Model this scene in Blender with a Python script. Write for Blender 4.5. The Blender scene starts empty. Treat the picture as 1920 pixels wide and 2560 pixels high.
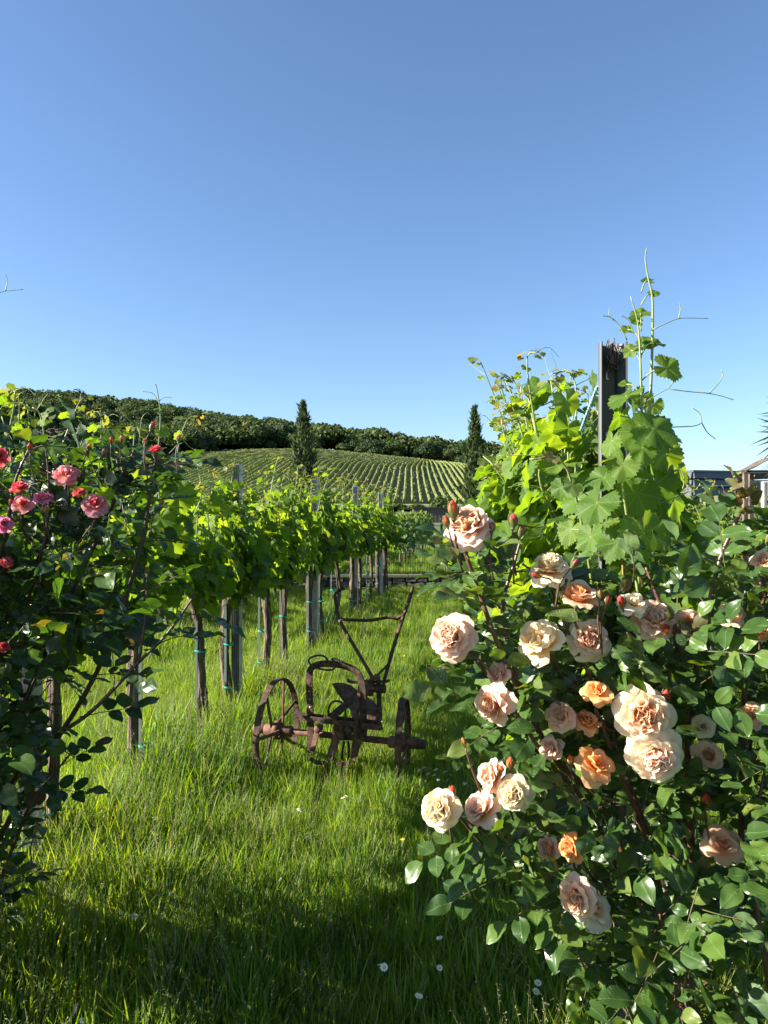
import bpy, math, random
import numpy as np
from mathutils import Vector, Matrix

random.seed(7)
rng = np.random.default_rng(7)
scene = bpy.context.scene
COL = scene.collection
R = math.radians

# ------------------------------------------------------------------ camera, sky, sun, exposure
CAM_H, FPX, CX, HZ = 1.6, 1850.0, 960.0, 1280.0
cam_d = bpy.data.cameras.new('camera')
cam_d.sensor_fit = 'VERTICAL'
cam_d.sensor_height = 36.0
cam_d.lens = FPX / 2560.0 * 36.0
cam_d.clip_start, cam_d.clip_end = 0.05, 6000
cam = bpy.data.objects.new('camera', cam_d)
COL.objects.link(cam)
cam.location = (0, 0, CAM_H)
cam.rotation_euler = (R(90), 0, 0)
scene.camera = cam

SUN_AZ_LEFT, SUN_EL = R(97), R(27.5)        # to the left of the view direction, above the horizon
SUN = Vector((-math.sin(SUN_AZ_LEFT) * math.cos(SUN_EL), math.cos(SUN_AZ_LEFT) * math.cos(SUN_EL), math.sin(SUN_EL)))
world = bpy.data.worlds.new('World')
scene.world = world
world.use_nodes = True
wn = world.node_tree
sky = wn.nodes.new('ShaderNodeTexSky')
sky.sky_type = 'NISHITA'
sky.sun_disc = False
sky.sun_elevation = SUN_EL
sky.sun_rotation = -SUN_AZ_LEFT
sky.altitude = 200
sky.air_density = 1.0
sky.dust_density = 0.6
sky.ozone_density = 4.8
bg = wn.nodes['Background']
bg.inputs['Strength'].default_value = 0.060
wn.links.new(sky.outputs[0], bg.inputs['Color'])
sun_d = bpy.data.lights.new('sun', 'SUN')
sun_d.energy = 5.0
sun_d.angle = R(0.5)
sun_d.color = (1.0, 0.93, 0.80)
sun_o = bpy.data.objects.new('sun', sun_d)
COL.objects.link(sun_o)
sun_o.location = (-30, 10, 30)
sun_o.rotation_euler = (-SUN).to_track_quat('-Z', 'Y').to_euler()
vs = scene.view_settings
vs.view_transform = 'Standard'
vs.look = 'None'
vs.exposure = 1.9
vs.gamma = 1.0
vs.use_curve_mapping = False
scene.cycles.use_denoising = True
scene.cycles.max_bounces = 8
scene.cycles.transparent_max_bounces = 4
scene.cycles.caustics_reflective = False
scene.cycles.caustics_refractive = False

# ------------------------------------------------------------------ helpers
K = 1920.0 / 1659.0                        # the sketch notes are in a 1659 px wide copy


def at(px, py, d):
    """point at forward distance d seen at photo pixel (1920 px wide)"""
    return Vector(((px - CX) / FPX * d, d, CAM_H - (py - HZ) / FPX * d))


def sk(px, py, d):
    return at(px * K, py * K, d)


def nrm(a):
    a = np.asarray(a, float)
    return a / (np.linalg.norm(a, axis=-1, keepdims=True) + 1e-9)


ORD = ['first', 'second', 'third', 'fourth', 'fifth', 'sixth', 'seventh', 'eighth', 'ninth', 'tenth', 'eleventh',
       'twelfth', 'thirteenth', 'fourteenth', 'fifteenth', 'sixteenth', 'seventeenth', 'eighteenth', 'nineteenth', 'twentieth']


def tag(o, label=None, cat=None, group=None, kind=None):
    if label: o['label'] = label
    if cat: o['category'] = cat
    if group: o['group'] = group
    if kind: o['kind'] = kind
    return o


def empty(name, loc, label=None, cat=None, group=None):
    o = bpy.data.objects.new(name, None)
    o.empty_display_size = 0.1
    COL.objects.link(o)
    o.location = loc
    return tag(o, label, cat, group)


def put(name, mesh, mat=None, parent=None, loc=None, M=None):
    o = bpy.data.objects.new(name, mesh)
    COL.objects.link(o)
    if parent is not None:
        o.parent = parent
    if M is not None:
        o.matrix_basis = M
    elif loc is not None:
        o.location = loc
    if mat is not None:
        if len(mesh.materials) == 0:
            mesh.materials.append(mat)
        else:
            o.material_slots[0].link = 'OBJECT'
            o.material_slots[0].material = mat
    return o


class MB:
    def __init__(s):
        s.V, s.F, s.n, s.UV = [], [], 0, []

    def add(s, v, f, uv=None):
        v = np.asarray(v, float).reshape(-1, 3)
        s.V.append(v)
        s.F += [[i + s.n for i in q] for q in f]
        s.n += len(v)
        return s

    def box(s, c, size, rot=None):
        sx, sy, sz = [q / 2 for q in size]
        v = np.array([[x, y, z] for x in (-sx, sx) for y in (-sy, sy) for z in (-sz, sz)])
        if rot is not None:
            v = v @ np.array(rot.to_3x3()).T
        v = v + np.array(c)
        return s.add(v, [[0, 1, 3, 2], [4, 6, 7, 5], [0, 4, 5, 1], [2, 3, 7, 6], [0, 2, 6, 4], [1, 5, 7, 3]])

    def bar(s, a, b, w, t, up=(0, 0, 1)):
        """flat bar from a to b; t measured along up, w across"""
        a, b = Vector(a), Vector(b)
        d = (b - a)
        L = d.length
        d.normalize()
        x = d.cross(Vector(up))
        if x.length < 1e-4: x = d.cross(Vector((0, 1, 0)))
        x.normalize()
        u = x.cross(d)
        M = Matrix((x, d, u)).transposed()
        return s.box((a + b) / 2, (w, L, t), M)

    def tube(s, pts, rad, n=6, jit=0.0, cap=True, fib=None):
        P = np.array([tuple(p) for p in pts], float)
        m = len(P)
        if np.isscalar(rad): rad = [rad] * m
        T = np.gradient(P, axis=0)
        T = nrm(T)
        ref = np.array([0, 0, 1.0]) if abs(T[0][2]) < 0.9 else np.array([1.0, 0, 0])
        vs_ = []
        for i in range(m):
            x = np.cross(T[i], ref); x = x / (np.linalg.norm(x) + 1e-9)
            y = np.cross(x, T[i])
            ref = y
            a = np.arange(n) / n * 2 * math.pi
            r = rad[i] * (1 + (rng.uniform(-jit, jit, n) if jit else 0))
            if fib is not None: r = r * np.roll(fib, i // 4)
            vs_.append(P[i] + (np.cos(a) * r)[:, None] * x + (np.sin(a) * r)[:, None] * y)
        v = np.concatenate(vs_)
        f = []
        for i in range(m - 1):
            for j in range(n):
                k = (j + 1) % n
                f.append([i * n + j, i * n + k, (i + 1) * n + k, (i + 1) * n + j])
        if cap:
            f.append(list(range(n))[::-1])
            f.append([(m - 1) * n + j for j in range(n)])
        return s.add(v, f)

    def mesh(s, name, origin=(0, 0, 0), smooth=True):
        me = bpy.data.meshes.new(name)
        v = np.concatenate(s.V) - np.array(tuple(origin))
        me.from_pydata(v.tolist(), [], s.F)
        if smooth:
            me.polygons.foreach_set('use_smooth', [True] * len(me.polygons))
        me.update()
        return me

    def build(s, name, mat, parent=None, smooth=True, kind=None):
        org = parent_origin(parent)
        me = s.mesh(name, org, smooth)
        o = put(name, me, mat, parent)
        if kind: o['kind'] = kind
        return o


def parent_origin(p):
    v = Vector((0, 0, 0))
    while p is not None:
        v = v + p.location
        p = p.parent
    return v


def smooth_path(pts, n=14):
    """Catmull-Rom through pts"""
    P = [Vector(p) for p in pts]
    if len(P) == 2:
        return [P[0].lerp(P[1], i / (n - 1)) for i in range(n)]
    P = [P[0] * 2 - P[1]] + P + [P[-1] * 2 - P[-2]]
    out = []
    segs = len(P) - 3
    for i in range(n):
        t = i / (n - 1) * segs
        k = min(int(t), segs - 1)
        f = t - k
        a, b, c, d = P[k:k + 4]
        out.append(0.5 * ((2 * b) + (c - a) * f + (2 * a - 5 * b + 4 * c - d) * f * f + (3 * b - a - 3 * c + d) * f ** 3))
    return out


def taper(a, b, n):
    return [a + (b - a) * i / (n - 1) for i in range(n)]


# template = (verts k*3, faces, uv k*2)
def template_mesh(name, tp):
    me = bpy.data.meshes.new(name)
    v, f, uv = tp
    me.from_pydata(np.asarray(v).tolist(), [], f)
    l = me.uv_layers.new(name='UVMap')
    idx = np.array([i for q in f for i in q])
    l.data.foreach_set('uv', np.asarray(uv)[idx].astype(np.float32).ravel())
    me.polygons.foreach_set('use_smooth', [True] * len(me.polygons))
    me.update()
    return me


def mats_from(P, T, N, S):
    """frames: y = tip direction, z = leaf normal"""
    P, T, N = np.asarray(P, float), nrm(T), np.asarray(N, float)
    X = nrm(np.cross(T, N))
    Z = np.cross(X, T)
    S = np.asarray(S, float).reshape(-1, 1)
    return np.stack([X * S, T * S, Z * S], axis=2), P        # (n,3,3) columns, (n,3)


def joined(name, tps, P, T, N, S, mat, parent=None, kind='stuff'):
    """many leaves in ONE mesh"""
    A, P = mats_from(P, T, N, S)
    P = P - np.array(tuple(parent_origin(parent)))
    which = rng.integers(0, len(tps), len(P))
    Vs, Li, Ls, Uv = [], [], [], []
    off = 0
    for w, (v, f, uv) in enumerate(tps):
        sel = np.where(which == w)[0]
        if len(sel) == 0: continue
        v = np.asarray(v); uv = np.asarray(uv)
        k = len(v)
        vv = np.einsum('nij,kj->nki', A[sel], v) + P[sel][:, None, :]
        Vs.append(vv.reshape(-1, 3))
        li = np.array([i for q in f for i in q])
        ls = np.array([len(q) for q in f])
        base = off + np.arange(len(sel)) * k
        Li.append((base[:, None] + li[None, :]).ravel())
        Ls.append(np.tile(ls, len(sel)))
        Uv.append(np.tile(uv[li], (len(sel), 1)))
        off += len(sel) * k
    V = np.concatenate(Vs); LI = np.concatenate(Li); LS = np.concatenate(Ls); UV = np.concatenate(Uv)
    me = bpy.data.meshes.new(name)
    me.vertices.add(len(V)); me.vertices.foreach_set('co', V.astype(np.float32).ravel())
    me.loops.add(len(LI)); me.loops.foreach_set('vertex_index', LI.astype(np.int32))
    me.polygons.add(len(LS))
    me.polygons.foreach_set('loop_start', np.concatenate([[0], np.cumsum(LS)[:-1]]).astype(np.int32))
    me.polygons.foreach_set('use_smooth', np.ones(len(LS), bool))
    l = me.uv_layers.new(name='UVMap')
    l.data.foreach_set('uv', UV.astype(np.float32).ravel())
    me.update(calc_edges=True)
    me.validate()
    o = put(name, me, mat, parent)
    if kind: o['kind'] = kind
    return o


def singles(name, meshes, P, T, N, S, mat, parent):
    A, P = mats_from(P, T, N, S)
    P = P - np.array(tuple(parent_origin(parent)))
    out = []
    for i in range(len(P)):
        M = Matrix.Identity(4)
        for r in range(3):
            for c in range(3):
                M[r][c] = A[i, r, c]
            M[r][3] = P[i, r]
        out.append(put(name, meshes[int(rng.integers(0, len(meshes)))], mat, parent, M=M))
    return out


def split_leaves(n_single, meshes, tps, P, T, N, S, mat, parent, lo=None, rank=None):
    """the n_single largest in view become parts of their own, the rest one part"""
    P = np.asarray(P); S = np.asarray(S)
    d = np.maximum(P[:, 1], 0.3)
    px = P[:, 0] / d * FPX + CX
    py = HZ - (P[:, 2] - CAM_H) / d * FPX
    inside = (px > -20) & (px < 1940) & (py > 0) & (py < 2600)
    score = (rank if rank is not None else S / d) * np.where(inside, 1, 0.01)
    o = np.argsort(-score)
    a, b = o[:n_single], o[n_single:]
    if len(a): singles('leaf', meshes, P[a], T[a], N[a], S[a], mat, parent)
    if len(b): joined('leaves', lo or tps, P[b], T[b], N[b], S[b], mat, parent)


def in_poly(x, y, poly):
    x, y = np.asarray(x), np.asarray(y)
    c = np.zeros(x.shape, bool)
    n = len(poly)
    for i in range(n):
        x1, y1 = poly[i]; x2, y2 = poly[(i + 1) % n]
        cond = ((y1 > y) != (y2 > y)) & (x < (x2 - x1) * (y - y1) / ((y2 - y1) + 1e-12) + x1)
        c ^= cond
    return c


# ------------------------------------------------------------------ materials
def new_mat(name):
    m = bpy.data.materials.new(name)
    m.use_nodes = True
    nt = m.node_tree
    nt.nodes.clear()
    out = nt.nodes.new('ShaderNodeOutputMaterial')
    return m, nt, out


def nd(nt, t, **kw):
    n = nt.nodes.new(t)
    for k, v in kw.items():
        setattr(n, k, v)
    return n


def math_n(nt, op, a, b=None, c=None):
    n = nd(nt, 'ShaderNodeMath', operation=op)
    for i, q in enumerate((a, b, c)):
        if q is None: continue
        if isinstance(q, (int, float)): n.inputs[i].default_value = q
        else: nt.links.new(q, n.inputs[i])
    return n.outputs[0]


def mixc(nt, fac, a, b, mode='MIX'):
    n = nd(nt, 'ShaderNodeMix', data_type='RGBA', blend_type=mode)
    for sock, q in ((n.inputs[0], fac), (n.inputs[6], a), (n.inputs[7], b)):
        if isinstance(q, (int, float)): sock.default_value = q
        elif isinstance(q, tuple): sock.default_value = (*q[:3], 1)
        else: nt.links.new(q, sock)
    return n.outputs[2]


def ramp(nt, fac, stops):
    n = nd(nt, 'ShaderNodeValToRGB')
    e = n.color_ramp.elements
    while len(e) < len(stops): e.new(0.5)
    for i, (p, c) in enumerate(stops):
        e[i].position = p
        e[i].color = (*c[:3], 1)
    nt.links.new(fac, n.inputs[0])
    return n.outputs[0]


def rand_fac(nt, wi=1.0):
    oi = nd(nt, 'ShaderNodeObjectInfo')
    ge = nd(nt, 'ShaderNodeNewGeometry')
    if wi < 1:
        return math_n(nt, 'MULTIPLY_ADD', oi.outputs['Random'], 1 - wi, math_n(nt, 'MULTIPLY', ge.outputs['Random Per Island'], wi)), ge
    s = math_n(nt, 'ADD', oi.outputs['Random'], ge.outputs['Random Per Island'])
    return math_n(nt, 'FRACT', s), ge


def leaf_mat(name, stops, rough=0.45, trans=0.4, tcol=(1.9, 1.75, 0.5), vein='none', veincol=(0.25, 0.34, 0.1), back=(0.13, 0.19, 0.08), backf=0.45, spec=0.5, bump=0.15, noise_scale=60, wi=1.0, patch=False):
    m, nt, out = new_mat(name)
    L = nt.links
    f, ge = rand_fac(nt, wi)
    col = ramp(nt, f, stops)
    tc = nd(nt, 'ShaderNodeTexCoord')
    no = nd(nt, 'ShaderNodeTexNoise')
    no.inputs['Scale'].default_value = noise_scale
    no.inputs['Detail'].default_value = 3
    L.new(tc.outputs['Object'], no.inputs['Vector'])
    hue = math_n(nt, 'MULTIPLY_ADD', no.outputs[0], 0.45, 0.78)
    hs = nd(nt, 'ShaderNodeHueSaturation')
    L.new(hue, hs.inputs['Value']); L.new(col, hs.inputs['Color'])
    col = hs.outputs[0]
    height = None
    if vein != 'none':
        uv = nd(nt, 'ShaderNodeUVMap')
        sp = nd(nt, 'ShaderNodeSeparateXYZ')
        L.new(uv.outputs[0], sp.inputs[0])
        u = math_n(nt, 'SUBTRACT', sp.outputs[0], 0.5)
        au = math_n(nt, 'ABSOLUTE', u)
        if vein == 'rose':
            mid = math_n(nt, 'LESS_THAN', au, 0.018)
            q = math_n(nt, 'MULTIPLY_ADD', au, -0.8, sp.outputs[1])
            q = math_n(nt, 'FRACT', math_n(nt, 'MULTIPLY', q, 8.0))
            side = math_n(nt, 'SUBTRACT', 1.0, math_n(nt, 'SMOOTH_MIN', math_n(nt, 'MULTIPLY', q, 6.0), 1.0, 0.2))
            vm = math_n(nt, 'MAXIMUM', mid, math_n(nt, 'MULTIPLY', side, 0.35))
            vm = math_n(nt, 'MAXIMUM', vm, 0.0)
            height = math_n(nt, 'MULTIPLY', q, 1.0)
        else:
            v = math_n(nt, 'SUBTRACT', sp.outputs[1], 0.5)
            an = math_n(nt, 'ARCTAN2', au, v)
            rr = math_n(nt, 'SQRT', math_n(nt, 'ADD', math_n(nt, 'MULTIPLY', u, u), math_n(nt, 'MULTIPLY', v, v)))
            w = math_n(nt, 'PINGPONG', an, 0.47)
            dist = math_n(nt, 'MULTIPLY', w, rr)
            mid = math_n(nt, 'LESS_THAN', dist, 0.007)
            q = math_n(nt, 'FRACT', math_n(nt, 'MULTIPLY', math_n(nt, 'MULTIPLY_ADD', dist, -0.9, rr), 15.0))
            side = math_n(nt, 'LESS_THAN', q, 0.13)
            vm = math_n(nt, 'MAXIMUM', math_n(nt, 'MULTIPLY', mid, 0.9), math_n(nt, 'MULTIPLY', side, 0.3))
            vo = nd(nt, 'ShaderNodeTexVoronoi')
            vo.inputs['Scale'].default_value = 22
            L.new(uv.outputs[0], vo.inputs['Vector'])
            height = math_n(nt, 'ADD', q, vo.outputs[0])
        col = mixc(nt, math_n(nt, 'MULTIPLY', vm, 0.38), col, veincol)
    if patch:
        gp = nd(nt, 'ShaderNodeNewGeometry')
        n2 = nd(nt, 'ShaderNodeTexNoise'); n2.inputs['Scale'].default_value = 1.1; n2.inputs['Detail'].default_value = 4
        L.new(gp.outputs['Position'], n2.inputs['Vector'])
        col = mixc(nt, 1.0, col, ramp(nt, n2.outputs[0], [(0.3, (0.72, 0.82, 0.8)), (0.5, (1, 1, 1)), (0.72, (1.3, 1.12, 0.95))]), 'MULTIPLY')
    bcol = mixc(nt, backf, col, back)
    col2 = mixc(nt, ge.outputs['Backfacing'], col, bcol)
    pb = nd(nt, 'ShaderNodeBsdfPrincipled')
    L.new(col2, pb.inputs['Base Color'])
    pb.inputs['Specular IOR Level'].default_value = spec
    rg = math_n(nt, 'MULTIPLY_ADD', ge.outputs['Backfacing'], 0.25, math_n(nt, 'MULTIPLY_ADD', no.outputs[0], 0.16, rough - 0.08))
    L.new(rg, pb.inputs['Roughness'])
    bp = nd(nt, 'ShaderNodeBump')
    bp.inputs['Strength'].default_value = bump
    bp.inputs['Distance'].default_value = 0.004
    L.new(height if height is not None else no.outputs[0], bp.inputs['Height'])
    L.new(bp.outputs[0], pb.inputs['Normal'])
    tr = nd(nt, 'ShaderNodeBsdfTranslucent')
    tcl = mixc(nt, 1.0, col, tcol, 'MULTIPLY')
    L.new(tcl, tr.inputs['Color'])
    mx = nd(nt, 'ShaderNodeMixShader')
    mx.inputs[0].default_value = trans
    L.new(pb.outputs[0], mx.inputs[1]); L.new(tr.outputs[0], mx.inputs[2])
    L.new(mx.outputs[0], out.inputs[0])
    return m


def solid(name, c1, c2=None, rough=0.6, metal=0.0, scale=30, bump=0.2, detail=5, stretch=None, spec=0.5, c3=None, dist=0.005):
    m, nt, out = new_mat(name)
    L = nt.links
    tc = nd(nt, 'ShaderNodeTexCoord')
    mp = nd(nt, 'ShaderNodeMapping')
    if stretch: mp.inputs['Scale'].default_value = stretch
    L.new(tc.outputs['Object'], mp.inputs[0])
    no = nd(nt, 'ShaderNodeTexNoise')
    no.inputs['Scale'].default_value = scale
    no.inputs['Detail'].default_value = detail
    L.new(mp.outputs[0], no.inputs['Vector'])
    stops = [(0.32, c1), (0.68, c2 or c1)] if c3 is None else [(0.3, c1), (0.5, c2), (0.7, c3)]
    col = ramp(nt, no.outputs[0], stops)
    pb = nd(nt, 'ShaderNodeBsdfPrincipled')
    L.new(col, pb.inputs['Base Color'])
    pb.inputs['Roughness'].default_value = rough
    pb.inputs['Metallic'].default_value = metal
    pb.inputs['Specular IOR Level'].default_value = spec
    bp = nd(nt, 'ShaderNodeBump')
    bp.inputs['Strength'].default_value = bump
    bp.inputs['Distance'].default_value = dist
    L.new(no.outputs[0], bp.inputs['Height'])
    L.new(bp.outputs[0], pb.inputs['Normal'])
    L.new(pb.outputs[0], out.inputs[0])
    return m


def petal_mat(name, base, mid, tip, trans=0.48):
    m, nt, out = new_mat(name)
    L = nt.links
    uv = nd(nt, 'ShaderNodeUVMap')
    sp = nd(nt, 'ShaderNodeSeparateXYZ')
    L.new(uv.outputs[0], sp.inputs[0])
    oi = nd(nt, 'ShaderNodeObjectInfo')
    no = nd(nt, 'ShaderNodeTexNoise')
    no.inputs['Scale'].default_value = 5
    mp = nd(nt, 'ShaderNodeMapping')
    mp.inputs['Scale'].default_value = (5, 0.8, 1)
    L.new(uv.outputs[0], mp.inputs[0]); L.new(mp.outputs[0], no.inputs['Vector'])
    f = math_n(nt, 'ADD', sp.outputs[1], math_n(nt, 'MULTIPLY_ADD', oi.outputs['Random'], 0.34, -0.17))
    f = math_n(nt, 'ADD', f, math_n(nt, 'MULTIPLY_ADD', no.outputs[0], 0.3, -0.15))
    col = ramp(nt, f, [(0.08, base), (0.5, mid), (0.95, tip)])
    pb = nd(nt, 'ShaderNodeBsdfPrincipled')
    L.new(col, pb.inputs['Base Color'])
    pb.inputs['Roughness'].default_value = 0.55
    pb.inputs['Specular IOR Level'].default_value = 0.25
    bp = nd(nt, 'ShaderNodeBump')
    bp.inputs['Strength'].default_value = 0.25
    bp.inputs['Distance'].default_value = 0.003
    L.new(no.outputs[0], bp.inputs['Height']); L.new(bp.outputs[0], pb.inputs['Normal'])
    tr = nd(nt, 'ShaderNodeBsdfTranslucent')
    L.new(col, tr.inputs['Color'])
    mx = nd(nt, 'ShaderNodeMixShader')
    mx.inputs[0].default_value = trans
    L.new(pb.outputs[0], mx.inputs[1]); L.new(tr.outputs[0], mx.inputs[2])
    L.new(mx.outputs[0], out.inputs[0])
    return m


M = {}
M['grape'] = leaf_mat('grape_leaf', [(0.0, (0.05, 0.105, 0.016)), (0.5, (0.085, 0.16, 0.022)), (1.0, (0.135, 0.205, 0.032))],
                      rough=0.55, trans=0.54, tcol=(2.7, 2.3, 0.4), vein='grape', spec=0.3, bump=0.2, back=(0.13, 0.18, 0.08))
M['grape_far'] = leaf_mat('grape_leaf_distant', [(0.0, (0.05, 0.10, 0.018)), (0.5, (0.085, 0.155, 0.024)), (1.0, (0.14, 0.21, 0.035))],
                          rough=0.5, trans=0.42, tcol=(2.3, 2.1, 0.4), back=(0.16, 0.21, 0.11), noise_scale=8)
M['grape_young'] = leaf_mat('grape_leaf_young', [(0.0, (0.12, 0.17, 0.03)), (0.6, (0.18, 0.21, 0.05)), (1.0, (0.22, 0.15, 0.06))],
                            rough=0.5, trans=0.45, tcol=(1.8, 1.6, 0.5), vein='grape', bump=0.3, back=(0.3, 0.32, 0.2))
M['rose'] = leaf_mat('rose_leaf', [(0.0, (0.026, 0.06, 0.014)), (0.5, (0.045, 0.092, 0.018)), (0.85, (0.075, 0.13, 0.024)), (1.0, (0.11, 0.145, 0.033))],
                     rough=0.34, trans=0.28, tcol=(2.6, 2.4, 0.4), vein='rose', veincol=(0.12, 0.2, 0.06), back=(0.09, 0.15, 0.07), bump=0.4)
M['rose_dark'] = leaf_mat('rose_leaf_dark', [(0.0, (0.018, 0.042, 0.016)), (0.6, (0.028, 0.06, 0.016)), (0.92, (0.05, 0.095, 0.02)), (1.0, (0.085, 0.035, 0.02))],
                          rough=0.33, trans=0.34, tcol=(3.0, 3.0, 0.4), vein='rose', veincol=(0.1, 0.15, 0.06), back=(0.06, 0.10, 0.06), bump=0.3)
M['rose_young'] = leaf_mat('rose_leaf_bronze', [(0.0, (0.09, 0.10, 0.025)), (0.6, (0.12, 0.07, 0.025)), (1.0, (0.13, 0.03, 0.02))],
                           rough=0.3, trans=0.35, tcol=(1.9, 1.5, 0.6), vein='rose')
M['grass'] = leaf_mat('grass_blade', [(0.0, (0.068, 0.138, 0.013)), (0.5, (0.122, 0.21, 0.021)), (0.9, (0.185, 0.27, 0.038)), (1.0, (0.28, 0.27, 0.12))],
                      rough=0.36, trans=0.48, tcol=(2.2, 2.05, 0.45), noise_scale=12, backf=0.0, spec=0.5, patch=True)
M['weed'] = leaf_mat('weed_leaf', [(0.0, (0.05, 0.11, 0.02)), (1.0, (0.10, 0.17, 0.03))], rough=0.45, trans=0.35, backf=0.1)
M['seed'] = leaf_mat('grass_seed', [(0.0, (0.22, 0.22, 0.09)), (1.0, (0.32, 0.29, 0.15))], rough=0.7, trans=0.3, tcol=(1.2, 1.2, 1))
M['forest'] = leaf_mat('forest_leaf', [(0.05, (0.022, 0.042, 0.018)), (0.5, (0.036, 0.062, 0.021)), (0.95, (0.068, 0.094, 0.028))], rough=0.6, trans=0.22, noise_scale=0.4, backf=0.1, spec=0.15, wi=0.35)
M['hedge'] = leaf_mat('hedge_leaf', [(0.0, (0.03, 0.06, 0.015)), (1.0, (0.08, 0.12, 0.03))], rough=0.6, trans=0.3, noise_scale=1.0, backf=0.1, spec=0.2)
M['cypress'] = leaf_mat('cypress_leaf', [(0.0, (0.028, 0.05, 0.018)), (1.0, (0.065, 0.10, 0.036))], rough=0.6, trans=0.15, noise_scale=1.0, backf=0.1, spec=0.3)
M['hillvine'] = leaf_mat('hill_vine_leaf', [(0.0, (0.15, 0.185, 0.055)), (1.0, (0.20, 0.225, 0.08))], rough=0.7, trans=0.3, tcol=(1.8, 1.7, 0.5), noise_scale=0.6, backf=0.0, spec=0.2)
M['palm'] = leaf_mat('palm_leaf', [(0.0, (0.07, 0.11, 0.04)), (1.0, (0.14, 0.16, 0.07))], rough=0.5, trans=0.25, backf=0.1)
M['bark'] = solid('vine_bark', (0.026, 0.018, 0.013), (0.09, 0.064, 0.045), rough=0.95, scale=60, bump=1.0, stretch=(1, 1, 0.10), dist=0.03, c3=(0.26, 0.20, 0.15))
M['bark_dark'] = solid('tree_bark', (0.03, 0.022, 0.015), (0.1, 0.075, 0.055), rough=0.9, scale=14, bump=0.8, stretch=(1, 1, 0.25), dist=0.02)
M['shoot'] = solid('green_shoot', (0.15, 0.19, 0.055), (0.24, 0.27, 0.10), rough=0.5, scale=40, bump=0.1)
M['shoot_brown'] = solid('brown_shoot', (0.16, 0.10, 0.045), (0.22, 0.2, 0.07), rough=0.5, scale=20, bump=0.1)
M['cane'] = solid('rose_cane', (0.065, 0.022, 0.022), (0.12, 0.05, 0.035), rough=0.4, scale=30, bump=0.1, c3=(0.085, 0.085, 0.03))
M['cane_dark'] = solid('rose_cane_dark', (0.035, 0.02, 0.018), (0.075, 0.045, 0.03), rough=0.5, scale=30, bump=0.2)
M['rose_stalk'] = solid('rose_leaf_stalk', (0.06, 0.085, 0.025), (0.10, 0.06, 0.03), rough=0.5, scale=20, bump=0.05)
M['wood_cane'] = solid('old_rose_wood', (0.10, 0.06, 0.035), (0.2, 0.13, 0.08), rough=0.8, scale=40, bump=0.6)
M['sepal'] = solid('rose_sepal', (0.07, 0.11, 0.03), (0.11, 0.12, 0.045), rough=0.5, scale=40, bump=0.1)
M['rust'] = solid('rusted_iron', (0.028, 0.018, 0.014), (0.06, 0.034, 0.024), rough=0.8, metal=0.2, scale=34, bump=0.7, c3=(0.15, 0.07, 0.04), detail=10)
M['rust_red'] = solid('red_rust', (0.07, 0.034, 0.024), (0.12, 0.055, 0.036), rough=0.85, metal=0.1, c3=(0.2, 0.10, 0.06), scale=34, bump=0.5, detail=8)
M['rubber'] = solid('black_hose', (0.018, 0.016, 0.015), (0.04, 0.033, 0.03), rough=0.6, scale=30)
M['galv'] = solid('galvanised_steel', (0.34, 0.35, 0.36), (0.47, 0.475, 0.48), rough=0.5, metal=0.3, scale=18, bump=0.05)
M['postdark'] = solid('weathered_steel', (0.055, 0.058, 0.062), (0.10, 0.104, 0.11), rough=0.6, metal=0.3, scale=14, bump=0.1, stretch=(1, 1, 0.3))
M['wire'] = solid('trellis_steel_wire', (0.05, 0.085, 0.08), (0.12, 0.16, 0.15), rough=0.5, metal=0.4, scale=20)
M['stake'] = solid('grey_green_stake', (0.22, 0.27, 0.26), (0.36, 0.4, 0.39), rough=0.45, metal=0.4, scale=20, stretch=(1, 1, 0.3), bump=0.1)
M['tie'] = solid('teal_plastic_tie', (0.02, 0.25, 0.22), (0.035, 0.33, 0.29), rough=0.4, scale=20)
M['stone'] = solid('wall_stone', (0.04, 0.038, 0.035), (0.085, 0.08, 0.074), rough=0.95, scale=9, bump=0.8, c3=(0.15, 0.145, 0.135), dist=0.02)
M['mortar'] = solid('wall_mortar', (0.05, 0.047, 0.043), (0.08, 0.075, 0.07), rough=0.95, scale=30, bump=0.5)
M['coping'] = solid('coping_concrete', (0.09, 0.10, 0.055), (0.16, 0.165, 0.10), rough=0.95, scale=12, bump=0.4)
M['fence'] = solid('green_fence_wire', (0.012, 0.03, 0.02), (0.02, 0.045, 0.03), rough=0.45, scale=20, bump=0.02)
M['shed'] = solid('brown_boards', (0.075, 0.055, 0.045), (0.15, 0.115, 0.095), rough=0.85, scale=6, stretch=(1, 1, 0.1), bump=0.3)
M['black'] = solid('black_paint', (0.012, 0.012, 0.013), (0.02, 0.02, 0.021), rough=0.6, scale=10, bump=0.05)
M['cladding'] = solid('anthracite_cladding', (0.075, 0.083, 0.095), (0.1, 0.108, 0.12), rough=0.42, metal=0.2, scale=3, bump=0.03)
M['archsteel'] = solid('brown_steel', (0.07, 0.05, 0.038), (0.2, 0.15, 0.115), rough=0.7, metal=0.3, scale=22, bump=0.4)
M['slotpale'] = solid('bare_metal_edge', (0.6, 0.6, 0.62), (0.75, 0.75, 0.76), rough=0.4, metal=0.5)
M['rope'] = solid('blue_green_rope', (0.12, 0.3, 0.33), (0.45, 0.6, 0.62), rough=0.6, scale=120, bump=0.4)
M['daisy'] = solid('daisy_petal', (0.78, 0.78, 0.76), (0.85, 0.85, 0.83), rough=0.6)
M['yellow'] = solid('flower_yellow', (0.75, 0.5, 0.03), (0.85, 0.6, 0.05), rough=0.6)
M['drytwig'] = solid('dry_twig', (0.06, 0.045, 0.04), (0.13, 0.1, 0.09), rough=0.9, scale=30)
M['cluster'] = solid('grape_blossom', (0.17, 0.22, 0.05), (0.26, 0.30, 0.08), rough=0.6, scale=40)

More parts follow.
